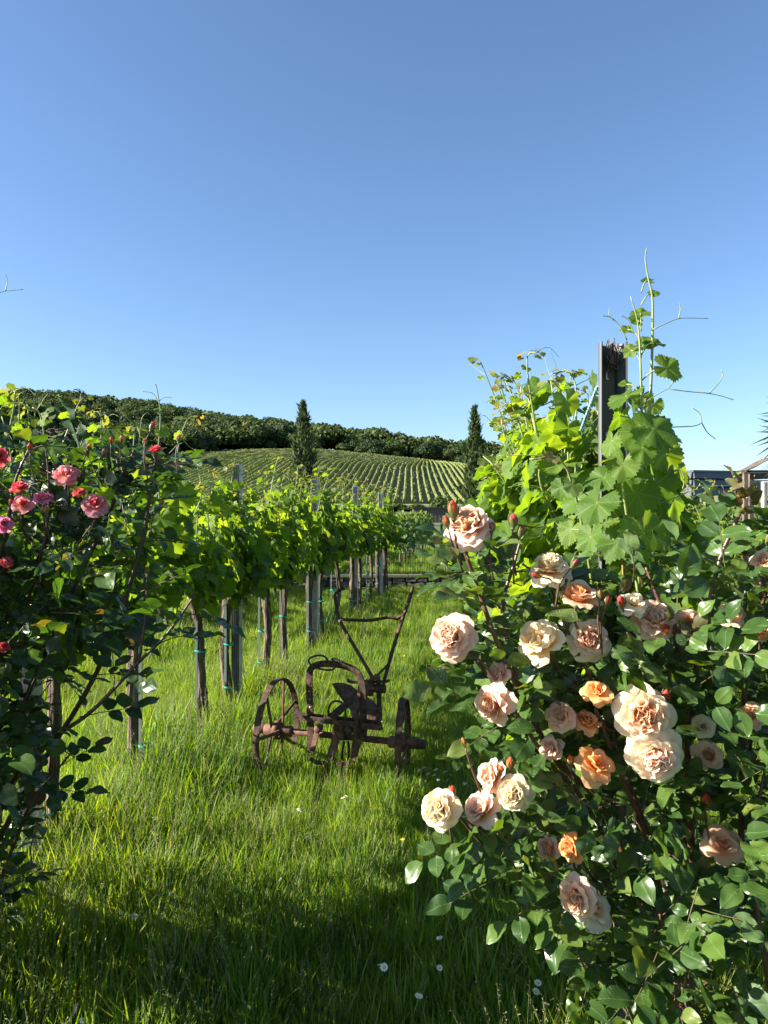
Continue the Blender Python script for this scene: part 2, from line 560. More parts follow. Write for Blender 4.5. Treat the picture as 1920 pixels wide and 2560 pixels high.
# petals of the peach rose
M['p_blush'] = petal_mat('petal_blush', (0.88, 0.48, 0.17), (0.91, 0.56, 0.39), (0.93, 0.73, 0.60))
M['p_cream'] = petal_mat('petal_cream', (0.88, 0.58, 0.18), (0.91, 0.70, 0.40), (0.93, 0.82, 0.60))
M['p_peach'] = petal_mat('petal_peach', (0.88, 0.43, 0.13), (0.90, 0.53, 0.31), (0.92, 0.68, 0.49))
M['p_apricot'] = petal_mat('petal_apricot', (0.88, 0.34, 0.05), (0.89, 0.41, 0.12), (0.90, 0.54, 0.25))
M['p_fade'] = petal_mat('petal_faded', (0.89, 0.70, 0.25), (0.91, 0.73, 0.52), (0.93, 0.84, 0.67))
# petals of the pink rose
M['p_salmon'] = petal_mat('petal_salmon', (0.84, 0.36, 0.12), (0.82, 0.26, 0.22), (0.84, 0.36, 0.42))
M['p_coral'] = petal_mat('petal_coral', (0.8, 0.26, 0.10), (0.78, 0.09, 0.09), (0.80, 0.16, 0.18))
M['p_magenta'] = petal_mat('petal_magenta', (0.7, 0.2, 0.2), (0.72, 0.15, 0.30), (0.78, 0.32, 0.48))
M['p_bud'] = petal_mat('petal_bud', (0.75, 0.5, 0.1), (0.78, 0.28, 0.07), (0.7, 0.1, 0.05))
M['p_bud_red'] = petal_mat('petal_bud_red', (0.6, 0.3, 0.1), (0.6, 0.07, 0.05), (0.62, 0.09, 0.1))

# ------------------------------------------------------------------ leaf and petal templates
def rose_leaflet(seed, rows=8):
    r = np.random.default_rng(seed)
    fold, curl, wv = r.uniform(0.15, 0.4), r.uniform(-0.05, 0.5), r.uniform(0.02, 0.05)
    tw = r.uniform(-0.3, 0.3)
    V, UV, F = [], [], []
    for i in range(rows):
        v = (i / (rows - 1)) ** 0.92
        hw = 0.35 * (max(0.0, math.sin(math.pi * v ** 0.84)) ** 0.82) if 0 < i < rows - 1 else 0.004
        for j, u in enumerate((-1, -0.5, 0, 0.5, 1)):
            x = u * hw
            y = v - (0.035 * (i % 2) * (abs(u) == 1))
            z = fold * abs(x) - curl * (v - 0.2) ** 2 * 0.6 + wv * math.sin(v * 9 + u * 2 + seed)
            z += tw * x * (v - 0.3)
            V.append((x, y, z)); UV.append((x + 0.5, y))
    for i in range(rows - 1):
        for j in range(4):
            a = i * 5 + j
            F.append([a, a + 1, a + 6, a + 5])
    return np.array(V), F, np.array(UV)


def grape_leaf(seed, nb=25, ring=True):
    r = np.random.default_rng(seed)
    lob = [(0, 1.0, 0.26), (0.92, 0.9, 0.25), (-0.92, 0.9, 0.25), (1.88, 0.78, 0.3), (-1.88, 0.78, 0.3), (2.6, 0.62, 0.25), (-2.6, 0.62, 0.25)]
    cup, wob, fold = r.uniform(-0.1, 0.35), r.uniform(0.05, 0.13), r.uniform(-0.15, 0.5)
    ph = r.uniform(0, 6)
    droop = r.uniform(0.0, 0.35)
    depth = r.uniform(0.70, 0.86)

    def rad(t):
        q = 0
        for a, l, w in lob:
            d = (t - a + math.pi) % (2 * math.pi) - math.pi
            q = max(q, l * (depth + (1 - depth) * math.exp(-(d / w) ** 2)))
        s = abs(abs(t) - math.pi)
        return q * (0.22 + 0.78 * min(1, s / 0.45))
    V, UV = [(0, 0, 0)], [(0.5, 0.5)]
    ts = np.linspace(-math.pi * 0.985, math.pi * 0.985, nb)

    def zz(x, y):
        rr = math.hypot(x, y)
        t = math.atan2(x, y)
        return -cup * rr * rr * 0.6 + wob * rr * math.sin(5 * t + ph) + fold * abs(x) * 0.5 - droop * max(0, y) ** 2
    rows = [0.5, 1.0] if ring else [1.0]
    for k in rows:
        for i, t in enumerate(ts):
            rr = rad(t) * k * 0.6
            if k == 1.0:
                rr *= 1.0 + (0.075 if i % 2 else -0.055)
            x, y = rr * math.sin(t), rr * math.cos(t)
            V.append((x, y, zz(x, y)))
            UV.append((x * 0.75 + 0.5, y * 0.75 + 0.5))
    F = []
    for i in range(nb - 1):
        F.append([0, 2 + i, 1 + i])
    if ring:
        for i in range(nb - 1):
            F.append([1 + i, 2 + i, 1 + nb + i + 1, 1 + nb + i])
    return np.array(V), F, np.array(UV)


def petal(seed, kind):
    r = np.random.default_rng(seed)
    n = 6
    V, UV, F = [], [], []
    W = {'outer': 0.50, 'mid': 0.47, 'inner': 0.40}[kind]
    cupx = {'outer': 0.28, 'mid': 0.5, 'inner': 0.75}[kind]
    cupy = {'outer': r.uniform(-0.5, -0.1), 'mid': r.uniform(0.05, 0.35), 'inner': r.uniform(0.3, 0.7)}[kind]
    roll = {'outer': r.uniform(0.5, 1.3), 'mid': r.uniform(0.3, 1.2), 'inner': r.uniform(0.0, 0.9)}[kind]
    ruf = {'outer': 0.05, 'mid': 0.06, 'inner': 0.085}[kind]
    ph, fr = r.uniform(0, 6), r.uniform(3, 5.5)
    notch = r.uniform(0.0, 0.10)
    for i in range(n):
        v = i / (n - 1)
        hw = W * (math.sin(math.pi * 0.5 * min(1, 0.14 + v * 1.15)) ** 0.9) * (1 if v < 0.85 else 0.8)
        for j in range(n):
            u = j / (n - 1) * 2 - 1
            x = u * hw
            y = v * (1 - 0.20 * abs(u) ** 2.2) - notch * v * v * math.exp(-(u / 0.35) ** 2)
            z = cupx * x * x * 1.3 + cupy * v * v * 0.5 + ruf * math.sin(u * fr + ph) * v ** 1.5 + 0.035 * math.sin(v * 8 + u * 5 + ph) * v
            z -= roll * max(0, v - 0.66) ** 2 * 1.5
            V.append((x, y, z)); UV.append((u * 0.5 + 0.5, v))
    for i in range(n - 1):
        for j in range(n - 1):
            a = i * n + j
            F.append([a, a + 1, a + n + 1, a + n])
    return np.array(V), F, np.array(UV)


T_ROSE = [rose_leaflet(s) for s in (1, 2, 3, 4, 5)]
T_ROSE_LO = [rose_leaflet(s, 5) for s in (1, 2, 3)]
T_GRAPE = [grape_leaf(s, 25) for s in (11, 12, 13, 14, 15)]
T_GRAPE_HERO = [grape_leaf(s, 57) for s in (21, 22, 23, 24)]
T_GRAPE_LO = [grape_leaf(s, 15, False) for s in (31, 32, 33)]
T_GRAPE_FAR = [grape_leaf(s, 9, False) for s in (41, 42)]
ME_ROSE = [template_mesh('rose_leaf', t) for t in T_ROSE]
ME_GRAPE = [template_mesh('grape_leaf', t) for t in T_GRAPE]
ME_HERO = [template_mesh('grape_leaf_large', t) for t in T_GRAPE_HERO]
T_PET = {k: [petal(50 + 7 * i + len(k), k) for i in range(4)] for k in ('outer', 'mid', 'inner')}
ME_PET = {k: [template_mesh('petal', t) for t in T_PET[k]] for k in T_PET}
for me in ME_ROSE: me.materials.append(M['rose'])
for me in ME_GRAPE + ME_HERO: me.materials.append(M['grape'])
for k in ME_PET:
    for me in ME_PET[k]: me.materials.append(M['p_blush'])
DIAMOND = (np.array([(-0.5, -0.35, 0), (0.0, -0.5, 0.08), (0.5, -0.3, 0), (0.42, 0.3, 0.02), (0.0, 0.5, 0.1), (-0.45, 0.35, 0)]),
           [[0, 1, 4, 5], [1, 2, 3, 4]], np.zeros((6, 2)))
SPRIG = (np.array([(0, 0, 0), (-0.14, 0.45, 0.05), (0, 1.0, 0), (0.14, 0.45, 0.05)]), [[0, 3, 2, 1]], np.zeros((4, 2)))

# ------------------------------------------------------------------ terrain
WALL_Y = 15.3


def zf(x, y):
    x = np.asarray(x, float); y = np.asarray(y, float)
    x, y = np.broadcast_arrays(x, y)
    z = 0.02 * np.sin(x * 1.3) * np.cos(y * 0.9) * (y < WALL_Y)
    z = np.where(y >= WALL_Y + 0.1, 0.27 + 0.0008 * (y - WALL_Y), z)
    z = z + np.clip((y - 95) / 35, 0, 1) ** 1.5 * 2.3
    k = np.clip(y / 300, 0.5, 1.4)
    ht = np.interp(x / k, [-400, -160, -52, -26, 8, 32, 90, 156, 400], [19, 24, 25.9, 25.9, 22.5, 20.2, 16, 11, 4])
    s = np.clip((y - 130) / 170, 0, 1)
    p = 1.12 * s - 0.12 * s ** 3 + 0.05 * np.sin(s * math.pi * 2) * -1
    z = z + (ht - 2.7) * p
    hr = np.interp(x, [-500, -218, -183, -130, -73, -35, 11, 45, 65, 218, 500], [50, 57, 57, 50.5, 41, 35, 28.5, 22, 20.5, 9, 4])
    s2 = np.clip((y - 300) / 120, 0, 1)
    z = z + (hr - ht) * np.sin(s2 * math.pi / 2) * (y > 300)
    s3 = np.clip((y - 430) / 500, 0, 1)
    return np.where(y > 430, z * (1 - s3 * s3 * (3 - 2 * s3)), z)


def sheet(name, xs, ys, mat, kind='structure'):
    X, Y = np.meshgrid(xs, ys)
    Z = zf(X, Y)
    V = np.stack([X.ravel(), Y.ravel(), Z.ravel()], 1)
    nx = len(xs)
    F = []
    for j in range(len(ys) - 1):
        for i in range(nx - 1):
            a = j * nx + i
            F.append([a, a + 1, a + nx + 1, a + nx])
    me = bpy.data.meshes.new(name)
    me.from_pydata(V.tolist(), [], F)
    me.polygons.foreach_set('use_smooth', [True] * len(F))
    o = put(name, me, mat)
    o['kind'] = kind
    return o


M['soil'] = solid('grassy_soil', (0.03, 0.04, 0.012), (0.06, 0.085, 0.02), rough=0.95, scale=5, bump=0.6, c3=(0.075, 0.105, 0.025))
M['hillgrass'] = solid('hill_grass', (0.11, 0.13, 0.05), (0.155, 0.165, 0.066), rough=0.95, scale=0.2, bump=0.4, c3=(0.22, 0.19, 0.105), detail=8, dist=0.3)
xs = np.concatenate([np.linspace(-3000, -420, 6), np.linspace(-400, -60, 30), np.linspace(-56, 56, 57), np.linspace(60, 400, 30), np.linspace(420, 3000, 6)])
ys = np.concatenate([np.linspace(-40, 15, 28), [WALL_Y + 0.02, WALL_Y + 0.1], np.linspace(17, 96, 30), np.linspace(100, 132, 9)])
sheet('ground', xs, ys, M['soil'])
ys = np.concatenate([np.linspace(132, 460, 84), np.linspace(480, 950, 24), np.linspace(1200, 4500, 6)])
sheet('hillside', xs, ys, M['hillgrass'])


def is_wood(x, y):
    return (y > 303) | (x < -46.7 - (300 - y) * 0.466)


# rows of vines on the hill, each its own thing
k = 0
for i in range(76):
    x0 = -78 + i * 1.6
    bend = float(np.clip((12 - x0) / 50, 0, 1)) * 0.42
    yy = np.arange(134, 300.5, 2.2)
    xx = x0 + 0.035 * (yy - 134) + bend * np.maximum(0, yy - 215) * np.clip((yy - 215) / 25, 0, 1)
    ok = ~is_wood(xx - 1.5, yy)
    xx, yy = xx[ok], yy[ok]
    if len(yy) < 6: continue
    zz = zf(xx, yy)
    prof = np.array([(-0.22, 0.1), (-0.27, 0.5), (-0.10, 0.95), (0.12, 0.93), (0.27, 0.5), (0.22, 0.1)])
    m = len(yy)
    ring = np.zeros((m, 6, 3))
    ring[:, :, 0] = xx[:, None] + prof[None, :, 0] * rng.uniform(0.7, 1.3, (m, 6))
    ring[:, :, 1] = yy[:, None] + rng.uniform(-0.25, 0.25, (m, 6))
    ring[:, :, 2] = zz[:, None] + prof[None, :, 1] * rng.uniform(0.92, 1.08, (m, 6))
    mb = MB()
    mb.add(ring.reshape(-1, 3), [[a * 6 + j, a * 6 + j + 1, a * 6 + j + 7, a * 6 + j + 6] for a in range(m - 1) for j in range(5)])
    # loose leaf tufts so the row does not read as a bar
    n = m
    ii = rng.integers(0, m, n)
    c = np.stack([xx[ii] + rng.normal(0, 0.28, n), yy[ii] + rng.uniform(-1.1, 1.1, n), zz[ii] + rng.uniform(0.4, 1.05, n)], 1)
    for q in c:
        w = 0.17
        a = random.uniform(0, 3)
        dx, dy = math.cos(a) * w, math.sin(a) * w
        mb.add([(q[0] - dx, q[1] - dy, q[2] - .12), (q[0] + dx, q[1] + dy, q[2] - .15), (q[0] + dx * .6, q[1] + dy * .6, q[2] + .25), (q[0] - dx * .7, q[1] - dy * .7, q[2] + .2)], [[0, 1, 2, 3]])
    o = mb.build('hill_vine_row', M['hillvine'], smooth=True)
    side = 'left of the first cypress' if x0 < -21 else ('between the two cypresses' if x0 < 25 else 'right of the second cypress')
    tag(o, f'narrow green row of vines running up the sunny hillside, {side}', 'vine row', f'hillside vine rows {side}')

# ------------------------------------------------------------------ trees
def crown_mesh(name, seed, n, leaf, lumps, trunk=True, squash=1.0, mat='forest'):
    r = np.random.default_rng(seed)
    L = []
    for i in range(lumps):
        a = r.uniform(0, 6.28); q = math.sqrt(r.uniform(0, 1)) * 0.62; h = r.uniform(0.34, 0.86)
        L.append((math.cos(a) * q * (1.25 - h), math.sin(a) * q * (1.25 - h), h, r.uniform(0.17, 0.34)))
    L.append((0, 0, 0.62, 0.34))
    per = n // len(L)
    P, N = [], []
    for (x, y, z, rr) in L:
        d = nrm(r.normal(0, 1, (per, 3)))
        d[:, 2] = np.abs(d[:, 2]) * 1.0 - 0.25
        d = nrm(d)
        P.append(np.array([x, y, z]) + d * rr * r.uniform(0.8, 1.08, (per, 1)) * np.array([1, 1, squash]))
        N.append(d + r.normal(0, 0.55, (per, 3)))
    P = np.concatenate(P); N = np.concatenate(N)
    T = np.cross(nrm(N), nrm(r.normal(0, 1, N.shape)))
    A, P = mats_from(P, T, N, r.uniform(0.6, 1.3, len(P)) * leaf)
    v, f, _ = DIAMOND
    V = (np.einsum('nij,kj->nki', A, v) + P[:, None, :]).reshape(-1, 3)
    F = [[q + 6 * i for q in face] for i in range(len(P)) for face in f]
    me = bpy.data.meshes.new(name)
    nl = len(F)
    mb = MB()
    mb.add(V, F)
    if trunk:
        mb.tube([(0, 0, -0.05), (0.01, 0.01, 0.25), (-0.01, 0, 0.55)], [0.035, 0.026, 0.015], 6)
        for q in L[:5]:
            mb.tube([(0, 0, 0.3), (q[0] * .5, q[1] * .5, (q[2] + .35) / 2), (q[0], q[1], q[2])], [0.016, 0.012, 0.005], 4)
    me = mb.mesh(name, smooth=False)
    me.materials.append(M[mat]); me.materials.append(M['bark_dark'])
    mi = np.zeros(len(me.polygons), np.int32); mi[nl:] = 1
    me.polygons.foreach_set('material_index', mi)
    return me


CROWNS = [crown_mesh('broadleaf_crown', 100 + i, 3600, 0.05, 11) for i in range(6)]
CROWN_LO = [crown_mesh('broadleaf_crown_small', 200 + i, 420, 0.14, 12, False) for i in range(2)]
pts = []
for gx in np.arange(-250, 120, 7.6):
    for gy in np.arange(205, 432, 7.6):
        x = gx + random.uniform(-3, 3); y = gy + random.uniform(-3, 3)
        if not is_wood(x, y): continue
        px = x / y * FPX + CX
        if px < -60 or px > 1420: continue
        pts.append((x, y))
pts.sort(key=lambda q: q[1] - 0.0 * q[0])
# the wood's near edge and the skyline show most
def vis(q):
    x, y = q
    e = float((zf(x, y) + 11 - 1.6) / y)
    ahead = [(a, b) for (a, b) in pts if b < y - 5 and abs(a / b - x / y) < 6 / y]
    m_ = max([float((zf(a, b) + 10 - 1.6) / b) for a, b in ahead], default=0)
    return (e - m_) / 1.0
sc_ = [(vis(q), q) for q in pts]
sc_.sort(key=lambda t: -t[0])
def zone_edge(x, y): return y < 320 or not is_wood(x + 14, y)
n_ind = min(285, len(sc_))
for i, (v_, (x, y)) in enumerate(sc_[:n_ind]):
    h = random.uniform(8.5, 14)
    w = h * random.uniform(0.85, 1.15)
    if y < 330 and x > -40: h *= 0.8; w *= 0.95
    o = bpy.data.objects.new('broadleaf_tree', CROWNS[i % 6])
    COL.objects.link(o)
    o.location = (x, y, float(zf(x, y)) - h * (.24 if zone_edge(x, y) else .1))
    o.scale = (w, w, h)
    o.rotation_euler = (0, 0, random.uniform(0, 6.28))
    ex = x / y * FPX + CX
    side = 'above the left roses' if ex < 430 else ('left of the first cypress' if ex < 760 else ('between the two cypresses' if ex < 1187 else 'right of the second cypress'))
    zone = 'at the edge of the wood' if (y < 316 or is_wood(x + 12, y) == False) else ('on the skyline of the wooded ridge' if y > 395 else 'on the wooded slope')
    tag(o, f'broadleaf tree {zone}, {side}', 'tree', f'trees {zone}, {side}')
rest = sc_[n_ind:]
if rest:
    Vs, Fs = MB(), None
    for i, (v_, (x, y)) in enumerate(rest):
        me = CROWN_LO[i % 2]
        co = np.empty(len(me.vertices) * 3); me.vertices.foreach_get('co', co); co = co.reshape(-1, 3)
        h = random.uniform(9, 12)
        Vs.add(co * h + np.array([x, y, float(zf(x, y)) - 0.3]), [list(p.vertices) for p in me.polygons])
    o = Vs.build('forest', M['forest'], smooth=False)
    tag(o, 'crowns of the wood filling the hilltop behind its edge', 'forest', kind='stuff')

# slim cypresses
def cypress(px, ptop, d, w, label, seed):
    r = np.random.default_rng(seed)
    top = at(px, ptop, d)
    base = Vector((top.x, d, float(zf(top.x, d))))
    H = top.z - base.z
    e = empty('cypress_tree', base, label, 'cypress', 'cypresses in front of the hill')
    tb = MB(); tb.tube([base + Vector((0, 0, -0.1)), base + Vector((0, 0, H * .5)), base + Vector((0, 0, H * .93))], [0.11, 0.07, 0.015], 7)
    tb.build('trunk', M['bark_dark'], e)
    n = 4200
    t = r.uniform(0, 1, n) ** 0.8
    prof = np.interp(t, [0, 0.06, 0.25, 0.5, 0.75, 0.9, 1.0], [0.45, 0.8, 1.0, 0.82, 0.50, 0.27, 0.03]) * w / 2
    a = r.uniform(0, 6.28, n)
    out_ = r.uniform(0, 1, n) < .07
    lump = 1 + 0.30 * np.sin(a * 3 + t * 19 + seed) + .25 * out_ + 0.26 * np.sin(t * 47 + a * 2)
    q = prof * lump * np.sqrt(r.uniform(0.25, 1.1, n))
    P = np.stack([np.cos(a) * q, np.sin(a) * q, 0.04 * H + t * H * 0.93], 1) + np.array(tuple(base))
    rad = np.stack([np.cos(a), np.sin(a), 0 * a], 1)
    T = nrm(rad * r.uniform(0.1, 0.95, (n, 1)) + np.array([0, 0, 1]) + r.normal(0, 0.22, (n, 3)))
    N = rad + r.normal(0, 0.4, (n, 3))
    joined('foliage', [SPRIG], P, T, N, r.uniform(0.14, 0.62, n) * (1.1 - 0.62 * t) * np.where(out_, 1.5, 1), M['cypress'], e, kind=None)
    return e


cypress(758, 996, 44, 1.30, 'slim dark cypress rising left of centre in front of the vineyard hill', 5)
cypress(1187, 1010, 44, 1.15, 'slim dark cypress just left of the right-hand vines and end post', 6)


def bush(name, px, ptop, d, w, h, label, cat, group, seed, mat='hedge', n=900, leaf=0.1):
    top = at(px, ptop, d)
    base = Vector((top.x, d, float(zf(top.x, d))))
    hh = max(h, top.z - base.z)
    e = empty(name, base, label, cat, group)
    me = crown_mesh(name + '_crown', seed, n, leaf, 11, False, mat=mat)
    me2 = me.copy()
    me2.transform(Matrix.Diagonal((w, w, hh * 1.05, 1)))
    o = put('crown', me2, None, e)
    tb = MB()
    for j in range(3):
        a = j * 2.1
        tb.tube([(base.x, base.y, base.z - .05), (base.x + math.cos(a) * w * .1, base.y + math.sin(a) * w * .1, base.z + hh * .3), (base.x + math.cos(a) * w * .22, base.y + math.sin(a) * w * .22, base.z + hh * .6)], [w * .03, w * .022, w * .01], 5)
    tb.build('trunk', M['bark_dark'], e)
    return e


HB = ['widest dark', 'tallest dark', 'rounded dark', 'right hand dark', 'dark first cypress', 'farthest left dark', 'low dark near-shed', 'dark left-of-cypress', 'smallest dark shed side']
for j, (px, pt, w) in enumerate([(880, 1262, 4), (915, 1253, 5), (935, 1262, 4.5), (960, 1266, 4), (600, 1268, 5), (500, 1262, 6), (990, 1270, 4), (700, 1268, 4), (1040, 1266, 3)]):
    bush('hedge_bush', px, pt, 112, w, 1.5, HB[j] + ' bush in the hedge at the foot of the vineyard hill', 'bush', 'bushes at the foot of the hill', 300 + j)
bush('round_bush', 1101, 1250, 100, 2.6, 2.2, 'small dark bush standing just behind the brown board shed', 'bush', None, 320)
bush('garden_tree', 55, 1030, 20, 3.6, 4.0, 'dense green tree behind the pink roses at the left edge', 'tree', None, 330, n=2600, leaf=0.07)
bush('garden_shrub', 235, 1105, 24, 4.2, 3.0, 'green shrub rising behind the pink rose bush left of the cypresses', 'shrub', None, 331, n=2200, leaf=0.07)
bush('low_shrub', 385, 1215, 30, 3.4, 2.0, 'low green shrub seen above the left vine row beside the ribbed post', 'shrub', None, 332, n=1800, leaf=0.07)

# ------------------------------------------------------------------ shed on the far meadow
d = 88
a, b = at(1033, 1271, d), at(1114, 1271, d)
gz = float(zf(a.x, d))
sh = empty('board_shed', ((a.x + b.x) / 2, d, gz), 'low brown board shed with a flat dark roof on the far meadow', 'shed')
nb = 18
for j in range(nb):
    x = a.x + (b.x - a.x) * (j + 0.5) / nb
    mb = MB(); mb.box((x, d + 0.03 * (j % 2), (gz + a.z) / 2), ((b.x - a.x) / nb - 0.012, 0.04, a.z - gz - 0.02)); mb.build('board', M['shed'], sh, False)
mb = MB(); mb.box(((a.x + b.x) / 2, d + 1.3, (gz + a.z) / 2), (b.x - a.x - 0.05, 2.4, a.z - gz - 0.06)); mb.build('wall', M['shed'], sh, False)
mb = MB(); mb.box(((a.x + b.x) / 2, d + 1.2, a.z + 0.07), (b.x - a.x + 0.25, 2.8, 0.16)); mb.build('roof', M['black'], sh, False)

# ------------------------------------------------------------------ garden wall and wire fence
wl = empty('stone_wall', (0, WALL_Y, 0), 'low dark stone retaining wall under the green wire fence', 'wall')
mb = MB(); mb.box((0, WALL_Y + 0.11, 0.10), (15, 0.10, 0.32)); mb.build('mortar_bed', M['mortar'], wl, False)
z = -0.05
for c in range(3):
    hc = [0.11, 0.10, 0.095][c]
    x = -6.2 + 0.13 * c
    while x < 3.4:
        w = random.uniform(0.18, 0.42)
        hh = hc * random.uniform(0.85, 1.0)
        mb = MB()
        v = np.array([[sx * (w - 0.02) / 2, sy * 0.05, sz * hh / 2] for sx in (-1, 1) for sy in (-1, 1) for sz in (-1, 1)])
        front = v[:, 1] < 0
        v[front] *= np.array([0.9, 1, 0.82])
        v += rng.uniform(-0.012, 0.012, v.shape)
        v += np.array([x + w / 2, WALL_Y + 0.03 + random.uniform(-0.015, 0.01), z + hc / 2])
        mb.add(v, [[0, 1, 3, 2], [4, 6, 7, 5], [0, 4, 5, 1], [2, 3, 7, 6], [0, 2, 6, 4], [1, 5, 7, 3]])
        mb.build('stone', M['stone'], wl, False)
        x += w
    z += hc
x = -6.5
while x < 3.6:
    mb = MB(); mb.box((x + 0.5, WALL_Y + 0.09, z + 0.02), (0.985, 0.24, 0.05)); mb.build('coping_stone', M['coping'], wl, False)
    x += 1.0
fz = z + 0.06
fe = empty('wire_fence', (0, WALL_Y + 0.12, fz), 'dark green double wire fence standing on the low stone wall', 'fence')
for j in range(5):
    x = -6.0 + j * 2.4
    mb = MB(); mb.box((x, WALL_Y + 0.15, fz + 0.5), (0.045, 0.045, 1.08)); mb.build('post', M['fence'], fe, False)
for j in range(6):
    mb = MB(); mb.box((-1.5, WALL_Y + 0.118, fz + 0.03 + j * 0.195), (10.2, 0.008, 0.011)); mb.build('horizontal_wire', M['fence'], fe, False)
mb = MB()
x = -6.6
while x < 3.6:
    mb.box((x, WALL_Y + 0.126, fz + 0.5), (0.0065, 0.0065, 1.04)); x += 0.05
mb.build('vertical_wires', M['fence'], fe, False, kind='stuff')

# ------------------------------------------------------------------ trellis rows
SL = 0.1324
RDIR = Vector((SL, 1, 0)).normalized()
RLAT = Vector((RDIR.y, -RDIR.x, 0))
BASES = {'L1': -1.881, 'L2': -3.75, 'L3': -5.75, 'R1': 0.342, 'R2': 2.62}


def on_row(row, d, lat=0.0):
    p = Vector((BASES[row] + SL * d, d, 0)) + RLAT * lat
    p.z = float(zf(p.x, p.y))
    return p


def ribbed_post(p, h, label, group, mat, w=0.076, face=None):
    """corrugated galvanised profile with its ribs facing the camera side"""
    e = empty('trellis_post', p, label, 'post', group)
    n = 5
    prof = []
    for i in range(n * 2 + 1):
        prof.append((-w / 2 + w * i / (n * 2), -0.018 if i % 2 else 0.010))
    prof = [(-w / 2 - 0.002, 0.035)] + prof + [(w / 2 + 0.002, 0.035)]
    full = prof + [(x, y + 0.003) for x, y in prof[::-1]]
    m = len(full)
    V, F = [], []
    for z_ in (-0.2, h):
        V += [(p.x + x * RLAT.x + y * RDIR.x, p.y + x * RLAT.y + y * RDIR.y, p.z + z_) for x, y in full]
    for i in range(m):
        F.append([i, (i + 1) % m, m + (i + 1) % m, m + i])
    for i in range(len(prof) - 1):
        F.append([m + i, m + i + 1, m + m - 2 - i, m + m - 1 - i])
    mb = MB(); mb.add(V, F); mb.build('profile', mat, e, False)
    for zz in (0.95, 1.3, 1.62, h - 0.08):
        mb = MB(); c = p + RLAT * (w / 2 + 0.004) + Vector((0, 0, zz)) + RDIR * 0.01
        mb.tube([c - RLAT * 0.012, c + RLAT * 0.012, c + RLAT * 0.016 + Vector((0, 0, 0.014))], 0.003, 5)
        mb.build('wire_hook', M['wire'], e)
    return e


for i, dd in enumerate([3.05, 5.62, 8.25, 10.9, 13.6]):
    ribbed_post(on_row('L1', dd, 0.012), 1.5 if i == 0 else 1.97, ['ribbed grey steel post behind the pink rose bush in the left vine row', 'tall ribbed steel post standing clear above the left vine row against the hill',
                'ribbed steel post with its top in front of the left cypress foot', 'thin looking steel post top beyond the left cypress in the vine row', 'farthest steel post of the left vine row near the stone wall'][i], 'ribbed steel posts of the left vine row', M['galv'])
for i, dd in enumerate([8.58, 11.4, 14.0]):
    ribbed_post(on_row('L2', dd), 1.9, ORD[i] + ' ribbed steel post from the camera in the second left vine row', 'ribbed steel posts of the second vine row', M['galv'])
for i, dd in enumerate([5.2, 8.4, 11.6]):
    ribbed_post(on_row('R1', dd), 1.97, ORD[i] + ' ribbed steel post behind the dark end post, inside the right vine row', 'ribbed steel posts of the right vine row', M['galv'])

# the dark end post, an open channel towards the camera
p = Vector((at(1530, 1280, 1.95).x, 1.95, 0))
e = empty('end_post', p, 'dark grey open steel channel post at the near end of the right vine row', 'post')
def ch(x, y): return (p.x + x, p.y + y)
prof = [(-0.034, -0.022), (-0.0375, -0.016), (-0.036, 0.0), (-0.022, 0.014), (-0.018, 0.032), (0.018, 0.032), (0.022, 0.014), (0.0335, 0.0), (0.036, -0.016), (0.0325, -0.022)]
inn = [(-0.031, -0.021), (-0.0345, -0.015), (-0.033, 0.001), (-0.0195, 0.015), (-0.0155, 0.029), (0.0155, 0.029), (0.0195, 0.015), (0.031, 0.001), (0.033, -0.015), (0.0295, -0.021)]
full = prof + inn[::-1]
m = len(full)
V = [(*ch(x, y), z_) for z_ in (-0.2, 2.045) for x, y in full]
F = [[i, (i + 1) % m, m + (i + 1) % m, m + i] for i in range(m)] + [[m + i, m + i + 1, m + m - 2 - i, m + m - 1 - i] for i in range(9)]
mb = MB(); mb.add(V, F); mb.build('profile', M['postdark'], e, False)
for zz in (1.965, 1.80, 1.62, 1.44):
    mb = MB(); mb.bar((p.x - 0.006, p.y + 0.027, zz - 0.01), (p.x - 0.006, p.y + 0.027, zz + 0.012), 0.003, 0.002)
    mb.bar((p.x - 0.006, p.y + 0.027, zz + 0.012), (p.x - 0.001, p.y + 0.027, zz + 0.012), 0.003, 0.002)
    mb.bar((p.x - 0.006, p.y + 0.027, zz - 0.01), (p.x - 0.001, p.y + 0.027, zz - 0.01), 0.003, 0.002)
    mb.build('wire_slot', M['slotpale'], e, False)
mb = MB()
for j in range(9):
    a = random.uniform(0, 6)
    q = [p + Vector((random.uniform(-.02, .02), random.uniform(-.02, .02), 2.0 + random.uniform(-.03, .03))) for _ in range(5)]
    q[2].z += 0.035
    mb.tube(smooth_path(q, 12), 0.0016, 5)
o = mb.build('dry_twigs', M['drytwig'])
tag(o, 'curled dry vine tendrils wound on top of the dark end post', 'dry tendrils')

# rope anchoring the end post into the row
q0 = p + Vector((-0.036, 0.0, 1.93)); q1 = on_row('R1', 3.3) + Vector((0, 0, 1.72))
mb = MB()
for s_ in (0, math.pi):
    pts_ = []
    for i in range(60):
        t = i / 59 * 0.35
        c = q0.lerp(q1, t)
        c = c + Vector((math.cos(i * .9 + s_) * .004, 0, math.sin(i * .9 + s_) * .004))
        pts_.append(c)
    mb.tube(pts_, 0.0032, 5)
tag(mb.build('tie_rope', M['rope']), 'twisted pale teal rope tied round the top of the dark end post', 'rope')

